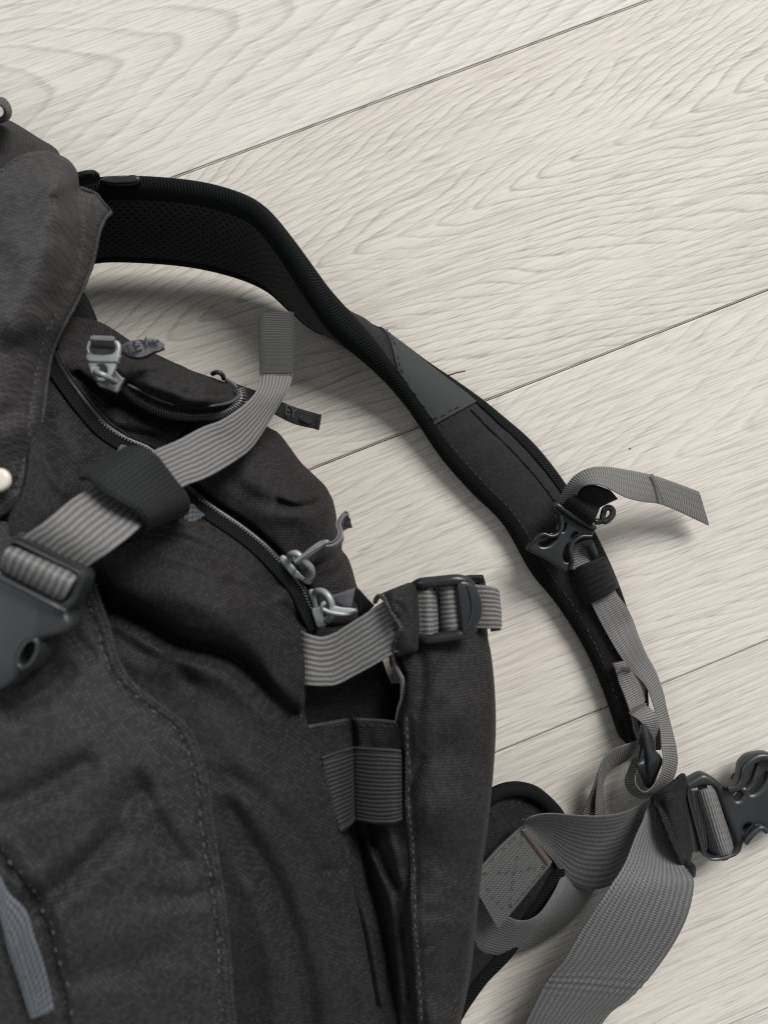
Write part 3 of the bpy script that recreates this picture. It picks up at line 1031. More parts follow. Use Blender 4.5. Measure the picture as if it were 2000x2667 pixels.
# ---- worn front flap at lower left
flap_edge = A_((240, 1502), (257, 1553), (287, 1637), (312, 1722), (350, 1781), (401, 1823), (464, 1870), (498, 1907), (519, 1950), (531, 1984), (544, 2051),
               (557, 2157), (574, 2262), (586, 2338), (599, 2473), (607, 2600), (614, 2667), (625, 2850))
flap_out = np.vstack([A_((-260, 1350), (0, 1357), (72, 1383), (160, 1440), (215, 1475)), flap_edge, A_((-260, 2850),)])
flap, flapf = panel('front_flap', flap_out, A_((0, 1362, 172), (72, 1388, 171), (200, 1480, 170), (257, 1553, 168), (312, 1722, 172), (401, 1823, 172), (498, 1907, 169), (544, 2051, 167),
      (574, 2262, 165), (607, 2600, 162), (0, 1600, 186), (0, 1900, 196), (0, 2300, 199), (0, 2667, 197), (-250, 2000, 203), (250, 1900, 190), (350, 2200, 186), (300, 2600, 184),
      (450, 2400, 178), (150, 1700, 184), (-250, 1500, 184), (-250, 2800, 200), (600, 2840, 160)), MAT['flap'], ROOT, thick=0.004, step=8, edge=(0.0025, 7), rough=(0.0022, 150), fine=(0.0004, 50), rot=0.2,
      grooves=[(pts('D', '-100,330 120,280 330,170 520,60'), 5.0, 36), (pts('D', '200,920 420,770 640,540 780,330 850,180'), 6.0, 34), (pts('D', '900,250 1000,450 1130,640'), 4.5, 26),
               (pts('D', '1330,820 1230,860 1100,880 930,880'), 2.5, 26), (pts('D', '250,1450 500,1350 760,1300 1000,1200'), 2.2, 40), (pts('D', '450,620 700,420 960,330'), -2.5, 32),
               (pts('C', '100,1300 300,1180 420,1060'), 4, 30), (pts('C', '400,760 480,880 560,960'), 3, 20),
               (flap_edge + A_(-30, 6), 1.4, 7), (flap_edge + A_(-14, 3), -0.8, 9), (pts('D', '-30,560 90,720 210,890 300,1100 350,1330 400,1480 420,1659'), 3.0, 9),
               (pts('D', '60,520 180,680 300,860 400,1100 450,1330'), -1.6, 16)])
stitches('flap_stitching', on(flapf, flap_edge[:17] + A_(-30, 6), 300), MAT['thread_w'], flap, r=0.00036, dash=0.0022, jitter=0.0004)
stitches('flap_stitching', on(flapf, pts('D', '10,580 120,720 240,890 330,1100 380,1330 430,1480 450,1659'), 160), MAT['thread_w'], flap, r=0.00036, dash=0.0020, gap=0.0026, jitter=0.0004)
# fuzzy worn hem of the flap
q = crom(flap_edge[:17], 220)
tube('worn_hem', P(q[:, 0] - 4, q[:, 1], flapf(q[:, 0] - 4, q[:, 1]) + 0.0000), np.array([0.0010 + 0.0003 * mnoise.noise((i * .37, 1, 0)) for i in range(220)]), MAT['flap'], flap, 7)
hq = flapf(q[:, 0] - 18, q[:, 1])
fz = []
for i in range(320):
    s = random.random()
    k = int(s * 219)
    w_ = random.gauss(0, 1)
    x, y = q[k, 0] - 18 + w_ * 11, q[k, 1] + random.uniform(-4, 4)
    c = P(x, y, 0.0003 + np.interp(k, np.arange(220), hq))
    d = np.random.normal(0, 1, 3); d[2] = abs(d[2]) * 0.5; d = d / np.linalg.norm(d) * random.uniform(0.0005, 0.0014)
    fz.append(tube_geo(np.array([c, c + d * .6 + np.random.normal(0, 0.0001, 3), c + d]), np.array([0.00013, 0.00011, 0.00006]), 3))
g = mesh('frayed_fibres', *join_geo(fz)[:2], MAT['thread_w'], flap, join_geo(fz)[2])
g['kind'] = 'stuff'
# blue-grey webbing tab sewn on the flap
tabL = pts('D', '-60,830,203 0,1000,203 50,1180,203 100,1330,202 150,1480,201 198,1620,200')
tabR = pts('D', '-10,720,203 55,850,203 160,960,203 215,1120,203 270,1290,202 332,1570,200')
wt = ribbon('webbing_tab', tabL, tabR, MAT['tab'], flap, thick=0.0022, wob=0.0006)
mid = (tabL * 0.62 + tabR * 0.38); mid[:, 2] += 0.0014
stitches('tab_stitching', P3(crom(mid, 60)), MAT['thread_br'], wt, r=0.0003, dash=0.0009, gap=0.0036, jitter=0.0003)

# ---- side wing
wing_left = A_((1030, 1706), (1051, 1761), (1048, 1824), (1039, 1871), (1040, 1892), (1044, 1977), (1046, 2120), (1054, 2188), (1058, 2272), (1060, 2399), (1068, 2483), (1077, 2667), (1080, 2850))
wing_out = np.vstack([wing_left, A_((1195, 2850), (1201, 2667), (1207, 2630), (1220, 2567), (1233, 2475), (1254, 2272), (1271, 2145), (1284, 2019), (1291, 1900), (1288, 1791), (1279, 1706),
      (1271, 1664), (1267, 1600), (1259, 1503), (1200, 1506), (1078, 1522), (1062, 1560), (1068, 1640))])
wing, wingf = panel('side_wing', wing_out, A_((1050, 1770, 108), (1045, 2000, 112), (1058, 2270, 112), (1077, 2667, 108), (1120, 1800, 118), (1110, 2100, 122), (1110, 2400, 120), (1120, 2667, 116),
      (1200, 1850, 118), (1210, 2100, 118), (1180, 2400, 116), (1290, 1800, 100), (1286, 2000, 100), (1254, 2272, 100), (1220, 2567, 98), (1200, 2800, 96), (1262, 1510, 90), (1200, 1520, 96), (1080, 1540, 100),
      (1180, 1620, 102), (1268, 1660, 94)), MAT['cordura'], ROOT, step=7, edge=(0.009, 16), rough=(0.0020, 80), fine=(0.0005, 36), rot=-0.04, bottom=0.02,
      grooves=[(wing_left[3:] + A_(9, 0), -1.5, 7), (wing_left[3:] + A_(26, 0), 1.6, 7), (pts('G', '1180,300 1130,420 1100,560'), 2.0, 10), (pts('G', '1330,1380 1240,1450 1150,1470'), 2.5, 14),
               (pts('G', '1420,1180 1330,1250 1220,1260'), 2, 22), (pts('G', '1250,100 1220,400 1210,700'), -1.5, 24), (pts('E', '1130,1160 1180,1240 1190,1400 1160,1560'), 1.8, 14), (pts('G', '1450,1250 1380,1500 1330,1800'), 2, 26)])
stitches('wing_stitching', on(wingf, wing_left[3:12] + A_(20, 0), 240), MAT['thread_w'], wing, r=0.0003, dash=0.0022)
q = crom(wing_left[:12], 260)
tube('frayed_edge', P(q[:, 0], q[:, 1], wingf(q[:, 0], q[:, 1]) - 0.001 + 0.0006 * np.array([mnoise.noise((i * .31, 4, 0)) for i in range(260)])),
     np.array([0.0011 + 0.0005 * mnoise.noise((i * .43, 2, 0)) for i in range(260)]), MAT['cordura'], wing, 6)
tube('pale_lining_edge', P3(pts('E', '1000,1240,108 1030,1290,107 1058,1340,106 1064,1400,104 1060,1470,103 1040,1530,102 1030,1600,102')), 0.0011, MAT['web'], wing, 6)

# ---- gusset with the elastic band
gus, gusf = panel('side_gusset', A_((800, 1894), (860, 1882), (912, 1873), (930, 1874), (980, 1876), (1036, 1881), (1052, 1934), (1060, 2120), (1075, 2300), (1085, 2500), (1095, 2850), (940, 2850), (910, 2480), (865, 2300), (840, 2130), (815, 1980)),
      A_((807, 1894, 112), (912, 1875, 98), (1035, 1882, 106), (840, 2000, 112), (920, 1960, 98), (1040, 2000, 110), (870, 2120, 112), (930, 2140, 98), (1045, 2120, 108), (940, 2190, 92), (1000, 2200, 104), (890, 2250, 110),
         (960, 2300, 96), (1040, 2300, 106), (980, 2480, 98), (1060, 2480, 104), (1010, 2667, 98), (1080, 2667, 102)), MAT['cordura'], ROOT, step=6, edge=(0.002, 8), rough=(0.001, 40), rot=0.05,
      grooves=[(pts('G', '742,60 755,150 765,260'), 7, 10), (pts('G', '765,680 790,780 820,900 870,1100 920,1300 970,1550 1010,1936'), 10, 11),
               (pts('G', '850,690 860,760 900,860 980,1000 1030,1080'), 5, 11), (pts('G', '880,880 920,1000 1000,1200 1040,1500 1070,1800'), -4, 14), (pts('G', '720,800 780,1100 860,1400 930,1800'), -3, 12),
               (pts('G', '960,700 1020,900 1060,1100'), -2.5, 12)])
stitches('hem_stitching', on(gusf, pts('G', '520,130 640,100 730,85'), 40), MAT['thread'], gus, r=0.00026, dash=0.0018)
stitches('hem_stitching', on(gusf, pts('G', '800,90 900,92 1020,98'), 40), MAT['thread'], gus, r=0.00026, dash=0.0018)
tube('hem_edge', on(gusf, A_((800, 1894), (860, 1883), (905, 1875)), 40, 0.0), 0.0009, MAT['web_d'], gus, 6)
tube('hem_edge', on(gusf, A_((918, 1874), (980, 1877), (1032, 1882)), 40, 0.0), 0.0009, MAT['web_d'], gus, 6)
eb = ribbon('elastic_band', pts('G', '560,300,120 640,272,117 720,248,112 755,240,107 800,238,110 900,243,114 1000,250,115 1048,256,114'),
            pts('G', '668,742,121 700,722,119 735,695,114 766,662,108 800,668,111 900,684,115 1000,682,117 1054,664,115'), MAT['elastic'], gus, thick=0.0022, n=60, across=22, width=0.036)
tube('elastic_edge', P3(crom(pts('G', '668,742,121 700,722,119 735,695,114 766,662,108 800,668,111 900,684,115 1000,682,117 1054,664,115'), 60)), 0.0013, MAT['elastic'], eb, 7)
tube('elastic_edge', P3(crom(pts('G', '560,300,120 640,272,117 720,248,112 755,240,107 800,238,110 900,243,114 1000,250,115 1048,256,114'), 60)), 0.0011, MAT['elastic'], eb, 7)

# ---- compression strap, fabric sleeve and ladder lock
cs = ribbon('compression_strap', pts('E', '440,1050,117 475,1066,121 560,1086,122 640,1062,123 740,1002,125 850,932,127 945,868,127 1010,840,125'),
            pts('E', '440,1385,119 488,1386,122 580,1390,122 660,1380,122 760,1330,123 900,1252,125 1012,1186,126 1070,1150,124'), MAT['web'], ROOT, thick=0.0016, across=10, width=0.020, wob=0.0004)
slv, slvf = panel('strap_sleeve', np.vstack([pts('E', '893,868 928,822 1000,790 1062,766 1112,753 1152,790 1168,900 1168,1080 1152,1172 1080,1196 1012,1206 1012,1150 1040,1062 1046,1020 990,930 940,848')]),
      np.vstack([np.hstack([pts('E', '893,868 1012,1206 1046,1020 940,848'), A_((126,), (124,), (133,), (132,))]), np.hstack([pts('E', '1062,766 1112,753 1152,790 1168,900 1168,1080 1152,1172 1080,1196 1080,880 1090,1050 1060,1130'),
      A_((128,), (122,), (114,), (111,), (111,), (112,), (118,), (134,), (134,), (130,))])]), MAT['cordura'], ROOT, step=4, edge=(0.003, 8), rough=(0.0008, 24), thick=0.002,
      grooves=[(pts('E', '1030,880 1090,960 1100,1060'), 1.5, 7), (pts('E', '1120,800 1130,950 1120,1120'), 2.0, 6)])
fr = crom(pts('E', '893,872,127 905,845,131 930,832,133 950,855,134 990,932,135 1010,965,135 1046,1022,135 1040,1064,134 1015,1120,130 1008,1165,127 990,1200,124 1000,1262,116'), 80)
fr[:, :2] += np.random.normal(0, 0.8, (80, 2))
tube('frayed_trim', P3(fr), 0.0009 + 0.00025 * np.random.rand(80), MAT['web_d'], slv, 6)
# back of the sleeve: hem behind the ladder lock
hm = ribbon('sleeve_hem', pts('E', '1110,755,101 1250,738,100 1400,718,99 1480,707,98 1560,706,97'), pts('E', '1112,800,99 1250,790,98 1400,770,97 1480,760,96 1560,755,95'), MAT['brown'], slv, thick=0.002)
ribbon('lock_webbing', pts('E', '1130,795,110 1170,798,111 1225,800,113 1262,804,108'), pts('E', '1150,1085,110 1185,1078,111 1235,1074,113 1275,1066,108'), MAT['web'], cs, thick=0.0018, across=10, width=0.020)
ribbon('lock_webbing', pts('E', '1288,780,104 1310,776,110 1350,773,113 1390,772,112 1412,775,108'), pts('E', '1302,1062,104 1326,1062,110 1370,1058,113 1412,1052,112 1438,1046,108'), MAT['web'], cs, thick=0.0018, across=10, width=0.020)
ribbon('strap_tail', pts('E', '1400,762,99 1480,756,98 1520,764,100 1580,770,101 1640,782,100 1648,800,97 1600,790,93'), pts('E', '1420,1040,99 1500,1036,98 1540,1034,99 1600,1036,100 1656,1036,99 1664,1046,96 1610,1056,92'), MAT['web'], cs, thick=0.0016, across=10, width=0.020, wob=0.0004)
ll = plate('ladder_lock', pts('E', '1398,776 1420,738 1478,748 1530,808 1556,895 1545,978 1494,1044 1436,1074 1424,1000 1408,880'), 116, 0.0065, MAT['plastic'], ROOT, bevel=0.0016, lift=0.001, tilt=(-0.03, 0))
tube('lock_rail', P3(crom(pts('E', '1118,800,106 1140,775,110 1180,756,113 1260,748,114 1340,740,115 1400,736,115 1450,748,114 1480,770,112'), 40)), 0.0025, MAT['plastic'], ll, 10)
tube('lock_rail', P3(crom(pts('E', '1150,1060,106 1170,1082,109 1210,1100,111 1260,1098,112 1340,1085,113 1420,1072,114 1470,1052,113 1500,1025,112'), 40)), 0.0025, MAT['plastic'], ll, 10)
tube('lock_bar', P3(pts('E', '1270,770,105 1285,920,105 1300,1075,105')), 0.0016, MAT['plastic'], ll, 8)
tube('lock_bar', P3(pts('E', '1190,760,108 1205,920,108 1222,1090,108')), 0.0016, MAT['plastic'], ll, 8)
tube('lock_ridge', P3(crom(pts('E', '1462,770,117 1488,850,117 1494,920,117 1484,990,117 1460,1040,117'), 30)), 0.0008, MAT['plastic'], ll, 8)

# ---- lid strap with keeper loop, adjuster buckle
SU = [('C', '-250,560,200'), ('C', '-80,440,204'), ('C', '40,330,190'), ('C', '160,225,195'), ('B', '300,1310,197'), ('B', '460,1180,191'), ('B', '610,1090,182'), ('B', '790,970,168'), ('B', '950,888,154'), ('B', '1100,820,144'),
      ('B', '1250,742,137'), ('B', '1380,690,132'), ('I', '290,1350,120'), ('I', '352,1275,108'), ('I', '368,1200,92'), ('I', '366,1110,78'), ('I', '362,1000,64'), ('I', '359,870,52')]
SL = [('C', '50,860,200'), ('C', '240,730,204'), ('C', '400,620,190'), ('C', '520,440,195'), ('B', '690,1500,197'), ('B', '850,1372,191'), ('B', '905,1310,182'), ('B', '1020,1190,168'), ('B', '1135,1108,154'), ('B', '1300,1040,142'),
      ('B', '1450,950,130'), ('B', '1560,860,119'), ('I', '425,1436,104'), ('I', '515,1285,94'), ('I', '545,1198,82'), ('I', '552,1110,68'), ('I', '556,1000,56'), ('I', '551,864,46')]
SUa = np.vstack([pts(c, s) for c, s in SU]); SLa = np.vstack([pts(c, s) for c, s in SL])
ls = ribbon('lid_strap', SUa[2:15], SLa[2:15], MAT['web'], ROOT, thick=0.0016, n=220, across=12, width=0.020, wob=0.0003)
ribbon('strap_end_fold', SUa[14:], SLa[14:], MAT['web_d'], ls, thick=0.0030, across=10, width=0.020)  # turned-up reverse side; part of its dark tone is painted shade
bt = np.vstack([np.linspace(SUa[14] + A_(0, 0, .0018), SLa[14] + A_(0, 0, .0018), 40)])
zz = P3(bt); zz += np.array([0, 1, 0]) * (np.where(np.arange(40) % 2, 0.0007, -0.0007))[:, None]
tube('bartack', zz, 0.00035, MAT['thread_br'], ls, 5)
# webbing passing over the buckle bar
ribbon('buckle_webbing', pts('C', '-20,440,199 8,400,206 22,355,209 40,318,210 62,300,206'), pts('C', '372,640,199 398,615,206 425,570,209 452,515,210 475,485,206'), MAT['web'], ls, thick=0.002, across=12, width=0.020)
# keeper loop around the strap
keep = ribbon('keeper_loop', pts('B', '720,1010,150 660,985,158 590,990,166 530,1020,176 515,1045,184 545,1042,190 600,1072,193 665,1135,194 760,1192,194 850,1242,193 900,1300,190 905,1345,182 880,1372,174 830,1380,166'),
              pts('B', '860,900,140 840,880,146 800,872,152 790,872,158 800,868,164 850,866,170 890,872,174 970,920,173 1035,1002,170 1095,1082,166 1150,1150,160 1172,1218,152 1150,1262,144 1080,1300,136'),
              MAT['loop'], ROOT, thick=0.0022, n=110, across=24, width=0.030)
tube('loop_edge', P3(crom(pts('B', '590,990,166 530,1020,176 513,1048,184 545,1042,191 600,1072,194 665,1135,195 760,1192,195 850,1242,194 900,1300,191 907,1345,183 880,1375,174'), 80)), 0.0014, MAT['loop'], keep, 8)
ribbon('loop_anchor', pts('B', '690,960,150 715,905,152 745,855,148'), pts('B', '770,990,150 790,910,152 800,870,148'), MAT['tab'], keep, thick=0.0014)
ribbon('loop_anchor', pts('B', '1150,1230,134 1190,1215,133 1230,1265,127'), pts('B', '1130,1350,134 1190,1335,133 1262,1290,127'), MAT['tab'], keep, thick=0.0014)
# side-release buckle (female half) on the lid strap
bk = plate('lid_buckle', pts('C', '-260,380 -120,330 -20,350 12,300 40,258 75,236 118,246 300,335 482,422 514,462 498,530 446,645 404,690 425,730 436,768 418,805 372,832 310,848 262,862 236,868 252,905 246,950 214,1008 160,1058 108,1082 92,1104 60,1140 0,1178 -120,1200 -300,1050'), 206, 0.011, MAT['plastic_g'], ROOT,
           holes=[pts('C', '62,312 84,278 112,266 290,352 462,446 474,474 440,560 398,622 368,630 190,548 14,452 6,420 36,360'), pts('C', '118,985 140,925 178,885 208,890 210,930 186,985 150,1025 124,1022')], bevel=0.0015, tilt=(0.004, 0.004))
plate('buckle_ring', pts('C', '92,1000 118,920 168,862 222,856 244,905 226,975 180,1035 120,1062'), 208.6, 0.003, MAT['plastic_g'], bk, holes=[pts('C', '118,985 140,925 178,885 208,890 210,930 186,985 150,1025 124,1022')], bevel=0.0009)
tube('buckle_bar', P3(pts('C', '20,410,201 220,500,201 430,590,201')), 0.0022, MAT['plastic_g'], bk, 8)
tube('buckle_ridge', P3(crom(pts('C', '-100,420,208.5 10,490,208.5 180,575,208.5 330,655,208.5 400,690,207.5'), 40)), 0.0010, MAT['plastic_g'], bk, 8)

# ---- shoulder strap: padded strip, edge b = near binding, edge f = far edge; it twists from standing to lying
EB = A_((120, 500, 62), (200, 478, 62), (321, 464, 62), (485, 474, 62), (600, 500, 62), (676, 540, 62), (742, 620, 62), (812, 730, 55), (874, 828, 42), (955, 922, 31), (1024, 1008, 21), (1085, 1094, 14),
        (1150, 1190, 10), (1229, 1280, 8), (1312, 1364, 8), (1384, 1488, 7.5), (1452, 1574, 7.5), (1519, 1680, 7), (1563, 1777, 7), (1594, 1864, 7), (1612, 1915, 7), (1630, 1936, 7))
EF = A_((150, 690, 16), (215, 684, 14), (300, 676, 13), (470, 686, 12), (600, 712, 10), (700, 752, 8), (776, 814, 4), (834, 850, 4), (908, 860, 5), (1005, 888, 7), (1112, 950, 7.5), (1224, 1020, 7.5),
        (1310, 1088, 7.5), (1390, 1160, 7.5), (1470, 1262, 7.5), (1550, 1395, 7.5), (1609, 1525, 7.5), (1652, 1660, 7), (1680, 1775, 7), (1684, 1858, 7), (1668, 1915, 7), (1646, 1934, 7))
EB[:, 2] /= 1000
EF[:, 2] /= 1000
EBp, EFp = P3(EB), P3(EF)
NS = len(EB) - 1
HT = 0.0066


def pad_frame(u):
    u = np.asarray(u, float)
    a, b = cr_eval(EBp, u), cr_eval(EFp, u)
    C = (a + b) / 2
    S = b - a
    e = 0.02
    C1 = (cr_eval(EBp, np.clip(u + e, 0, NS)) + cr_eval(EFp, np.clip(u + e, 0, NS))) / 2
    C0 = (cr_eval(EBp, np.clip(u - e, 0, NS)) + cr_eval(EFp, np.clip(u - e, 0, NS))) / 2
    T = C1 - C0
    N = np.cross(S, T)
    N /= np.linalg.norm(N, axis=1)[:, None] + 1e-12
    return a, S, N


# the normal of the lying end must point up -> outer side
_, _, _nn = pad_frame([NS - 4.0])
OUT = 1.0 if _nn[0][2] > 0 else -1.0


def pad(u, t, off):
    """point on the pad: u station, t 0..1 across, off signed distance along the outer normal"""
    a, S, N = pad_frame(u)
    t = np.asarray(t, float)
    k = 1 + 0.40 * np.exp(-((np.asarray(u, float) - 8.0) / 1.4) ** 2)
    return a + S * t[:, None] + N * OUT * (np.asarray(off) * k)[:, None]


def half(t):
    return HT * np.clip(4 * t * (1 - t), 0, 1) ** 0.5


def pad_sheet(name, u0, u1, t0, t1, side, lift, mat, parent, nu=120, nt=24, thick=0.001, tfun=None, tf1=None):
    """sheet lying on one side of the pad between stations and edges; closed thin solid"""
    us = np.linspace(u0, u1, nu)
    V, UV = [], []
    ln = np.r_[0, np.cumsum(np.linalg.norm(np.diff(pad(us, np.full(nu, .5), np.zeros(nu)), axis=0), axis=1))]
    rows = []
    for lay in (0, 1):
        for j, tt in enumerate(np.linspace(0, 1, nt)):
            lo = t0 if tfun is None else tfun(us)
            hi = t1 if tf1 is None else tf1(us)
            t = np.clip(lo + (hi - lo) * tt, 0.0, 1.0) * np.ones(nu)
            rel = (half(t) + lift - lay * thick) * side
            W = pad(us, t, rel)
            V += list(W)
            UV += [(0.062 * a, l) for a, l in zip(t, ln)]
    F = []
    m = nt * nu
    for j in range(nt - 1):
        for i in range(nu - 1):
            a = j * nu + i
            F.append((a, a + 1, a + nu + 1, a + nu))
            F.append((m + a, m + a + nu, m + a + nu + 1, m + a + 1))
    for i in range(nu - 1):
        F.append((i, m + i, m + i + 1, i + 1))
        b = (nt - 1) * nu + i
        F.append((b, b + 1, m + b + 1, m + b))
    for j in range(nt - 1):
        a = j * nu
        F.append((a, a + nu, m + a + nu, m + a))
        b = a + nu - 1
        F.append((b, m + b, m + b + nu, b + nu))
    o = mesh(name, V, F, mat, parent, UV, angle=60)
    fix_normals(o)
    return o


# the foam core with its outer face (cordura / knit)
nu, nr = 260, 28
us = np.linspace(0, NS, nu)
V, UV = [], []
th = np.linspace(0, 2 * math.pi, nr, endpoint=False)
for i, u in enumerate(us):
    endk = min(1.0, (NS - u) / 0.5 + 0.35)
    t = 0.5 - 0.5 * np.cos(th)
    o = np.sign(np.sin(th)) * half(t) * (np.abs(np.sin(th)) > 1e-6) * endk
    lump = 0.0008 * mnoise.noise((u * 2.2, 0, 9))
    V += list(pad(np.full(nr, u), t, o + lump * np.sin(th)))
    UV += [(0.062 * a, u * 0.022) for a in t]
F = []
for i in range(nu - 1):
    for k in range(nr):
        a, b = i * nr + k, i * nr + (k + 1) % nr
        F.append((a, b, b + nr, a + nr))
F += [tuple(range(nr - 1, -1, -1)), tuple((nu - 1) * nr + k for k in range(nr))]
ss = mesh('shoulder_strap', V, F, MAT['knit'], ROOT, UV)
fix_normals(ss)
pad_sheet('mesh_lining', 0.2, 9.0, 0.10, 0.93, -1, 0.0009, MAT['mesh'], ss, 160, 26)


def binding(name, edge, u0, u1, w, mat):
    """folded tape around the strap edge"""
    nb = 240
    us = np.linspace(u0, u1, nb)
    ln = np.r_[0, np.cumsum(np.linalg.norm(np.diff(pad(us, np.full(nb, float(edge)), np.zeros(nb)), axis=0), axis=1))]
    prof = [(w, 1, .0011), (w * .7, 1, .0014), (w * .4, 1, .0015), (w * .15, 1, .0016), (-0.012, 0.5, .0012), (-0.018, 0, 0), (-0.012, -0.5, .0012), (w * .15, -1, .0016), (w * .4, -1, .0015), (w * .7, -1, .0014), (w, -1, .0011), (w, -1, -.0006), (w * .3, -1, -.0012), (w * .3, 1, -.0012), (w, 1, -.0006)]
    V, UV = [], []
    m = len(prof)
    cols = []
    for k, (t, s, l) in enumerate(prof):
        tt = np.full(nb, t if edge == 0 else 1 - t)
        hh = half(np.clip(tt, 0.004, 0.996))
        cols.append(pad(us, tt, np.full(nb, float(s)) * (hh + l)))
    for i in range(nb):
        for k in range(m):
            V.append(cols[k][i])
            UV.append((k * 0.0013, ln[i]))
    F = []
    for i in range(nb - 1):
        for k in range(m):
            a, b = i * m + k, i * m + (k + 1) % m
            F.append((a, b, b + m, a + m))
    F += [tuple(range(m)), tuple((nb - 1) * m + k for k in range(m))]
    o = mesh(name, V, F, mat, ss, UV, angle=75)
    fix_normals(o)
    return o


binding('edge_binding', 0, 0.4, NS, 0.15, MAT['bind'])
binding('edge_binding', 1, 0.4, NS, 0.13, MAT['bind'])
# cordura skin of the lower strap
pad_sheet('cordura_skin', 14.6, NS - 0.1, 0.10, 0.9, 1, 0.0006, MAT['body'], ss, 90, 16)
rp = pad_sheet('rubber_patch', 8.7, 11.3, 0.155, 0.92, 1, 0.0012, MAT['rubber'], ss, 60, 16, thick=0.002,
               tfun=lambda u: 0.155 + 0.70 * np.clip((9.9 - u) / 1.2, 0, 1) ** 1.7, tf1=lambda u: 0.90 + 0 * u)
rp['label'] = 'smooth dark grey rubber patch on the strap'


def pad_line(us, ts, lift, side=1):
    us, ts = np.asarray(us, float), np.asarray(ts, float)
    return pad(us, ts, (half(ts) + lift) * side)


stitches('patch_stitching', pad_line(np.full(40, 11.2), np.linspace(0.17, 0.88, 40), 0.0016), MAT['ink'], rp, r=0.0003)
uu = np.linspace(8.9, 9.95, 40)
stitches('patch_stitching', pad_line(uu, 0.18 + 0.68 * np.clip((10.0 - uu) / 1.2, 0, 1) ** 1.7, 0.0016), MAT['ink'], rp, r=0.0003)
stitches('binding_stitching', pad_line(np.linspace(9.4, 18.5, 300), np.full(300, 0.165), 0.0012), MAT['thread'], ss, r=0.0003)
stitches('binding_stitching', pad_line(np.linspace(15.2, 17.2, 120), np.full(120, 0.42), 0.0012), MAT['thread'], ss, r=0.0003)
# sewn channel ridge on the right of the knit
for tt in (0.72,):
    q = pad_line(np.linspace(11.4, 14.2, 90), np.full(90, tt), 0.0002)
    tube('channel_ridge', q, 0.0007, MAT['brown'], ss, 6)
# black lumps where the strap leaves the bag
ribbon('load_strap', pts('A', '470,600,80 540,590,80 585,592,78 592,610,76'), pts('A', '470,690,70 540,650,70 590,640,68 596,640,68'), MAT['web_b'], ss, thick=0.004)
plate('load_buckle', pts('A', '610,640 660,612 720,606 770,610 800,600 840,602 862,622 840,650 700,660'), 66, 0.004, MAT['plastic'], ss, bevel=0.0012)
ribbon('body_loop', pts('A', '480,1300,60 520,1330,58 560,1400,56 590,1470,55 605,1520,54'), pts('A', '440,1400,62 470,1440,60 510,1480,58 550,1510,57 580,1540,56'), MAT['web_b'], ROOT, thick=0.002)
# loose thread
tube('loose_thread', P3(crom(pts('I', '1362,1200,10 1395,1195,14 1430,1184,15 1475,1175,13'), 24)), 0.00045, MAT['ink2'], ss, 5)

# ---- chest strap: webbing, male buckle, keeper
kp = 0.0145
ribbon('chest_webbing', pts('H', '600,560,20 590,610,19 606,690,19 660,800,20'), pts('H', '690,530,18 706,590,18 716,640,18 780,745,18'), MAT['web_t'], ROOT, thick=0.0014, width=0.019)
cw = ribbon('sternum_strap', pts('H', '505,400,20 526,330,24 560,252,30 620,180,34 700,142,36 790,138,36 900,154,33 1030,181,27 1150,220,20 1282,270,14'),
            pts('H', '600,420,24 612,330,32 640,262,42 680,236,48 740,234,50 800,256,48 890,302,42 980,326,33 1100,347,22 1336,454,10'), MAT['web_t'], ROOT, thick=0.0014, n=170, across=10, width=0.019)
bt = np.linspace(pts('H', '1026,178,29')[0], pts('H', '1092,330,27')[0], 44)
zz = P3(bt); zz[:, 2] += 0.0012; zz += np.array([1, 0.2, 0]) * (np.where(np.arange(44) % 2, 0.0008, -0.0008))[:, None]
tube('bartack', zz, 0.0004, MAT['thread_br'], cw, 5)
bm_ = plate('sternum_buckle', pts('H', '498,372 512,336 540,326 552,342 640,400 712,448 728,456 728,474 712,512 690,520 648,512 618,520 600,546 590,590 602,640 598,668 584,698 560,702 470,642 368,588 366,556 398,512 440,490 486,502 522,486 540,450 536,412'),
            29, 0.0048, MAT['plastic'], ROOT, bevel=0.0016, tilt=(-0.01, -0.004),
            holes=[pts('H', '536,478 558,440 572,444 552,486'), pts('H', '594,526 618,490 634,496 612,528'), pts('H', '418,548 462,540 506,506 520,516 480,556 440,566'), pts('H', '558,640 562,590 584,552 592,566 580,610 584,650')])
tube('buckle_bar', P3(crom(pts('H', '506,352,31 520,345,32 600,400,32 680,448,31 722,470,30'), 24)), 0.0017, MAT['plastic'], bm_, 8)
tube('buckle_prong_edge', P3(crom(pts('H', '372,566,29 410,520,31 446,500,31.5 490,512,31.5 530,494,31 548,452,31 540,400,31'), 40)), 0.0011, MAT['plastic'], bm_, 8)
tube('buckle_prong_edge', P3(crom(pts('H', '590,690,29 600,650,30 592,590,30.5 606,545,30.5 650,514,30.5 705,512,30'), 40)), 0.0011, MAT['plastic'], bm_, 8)
sl = ribbon('black_slider_webbing', pts('H', '548,352,30 566,318,36 590,296,38 618,286,36'), pts('H', '696,470,29 714,440,35 730,405,37 748,362,35'), MAT['web_b'], ROOT, thick=0.0022, across=8, width=0.02)
ribbon('black_slider_end', pts('H', '612,285,36 650,246,40 715,233,43 795,258,38'), pts('H', '738,362,33 760,350,36 800,330,37 842,312,34'), MAT['web_b'], sl, thick=0.0022, across=8, width=0.02)
tube('elastic_cord', P3(crom(pts('H', '764,412,32 775,432,32 800,418,33 818,394,33 816,368,33 796,356,33 776,366,33 768,388,32'), 40, True)), 0.0017, MAT['plastic'], sl, 8, closed=True)
tube('elastic_cord', P3(pts('H', '722,432,31 745,432,31 772,424,32')), 0.0018, MAT['plastic'], sl, 8)
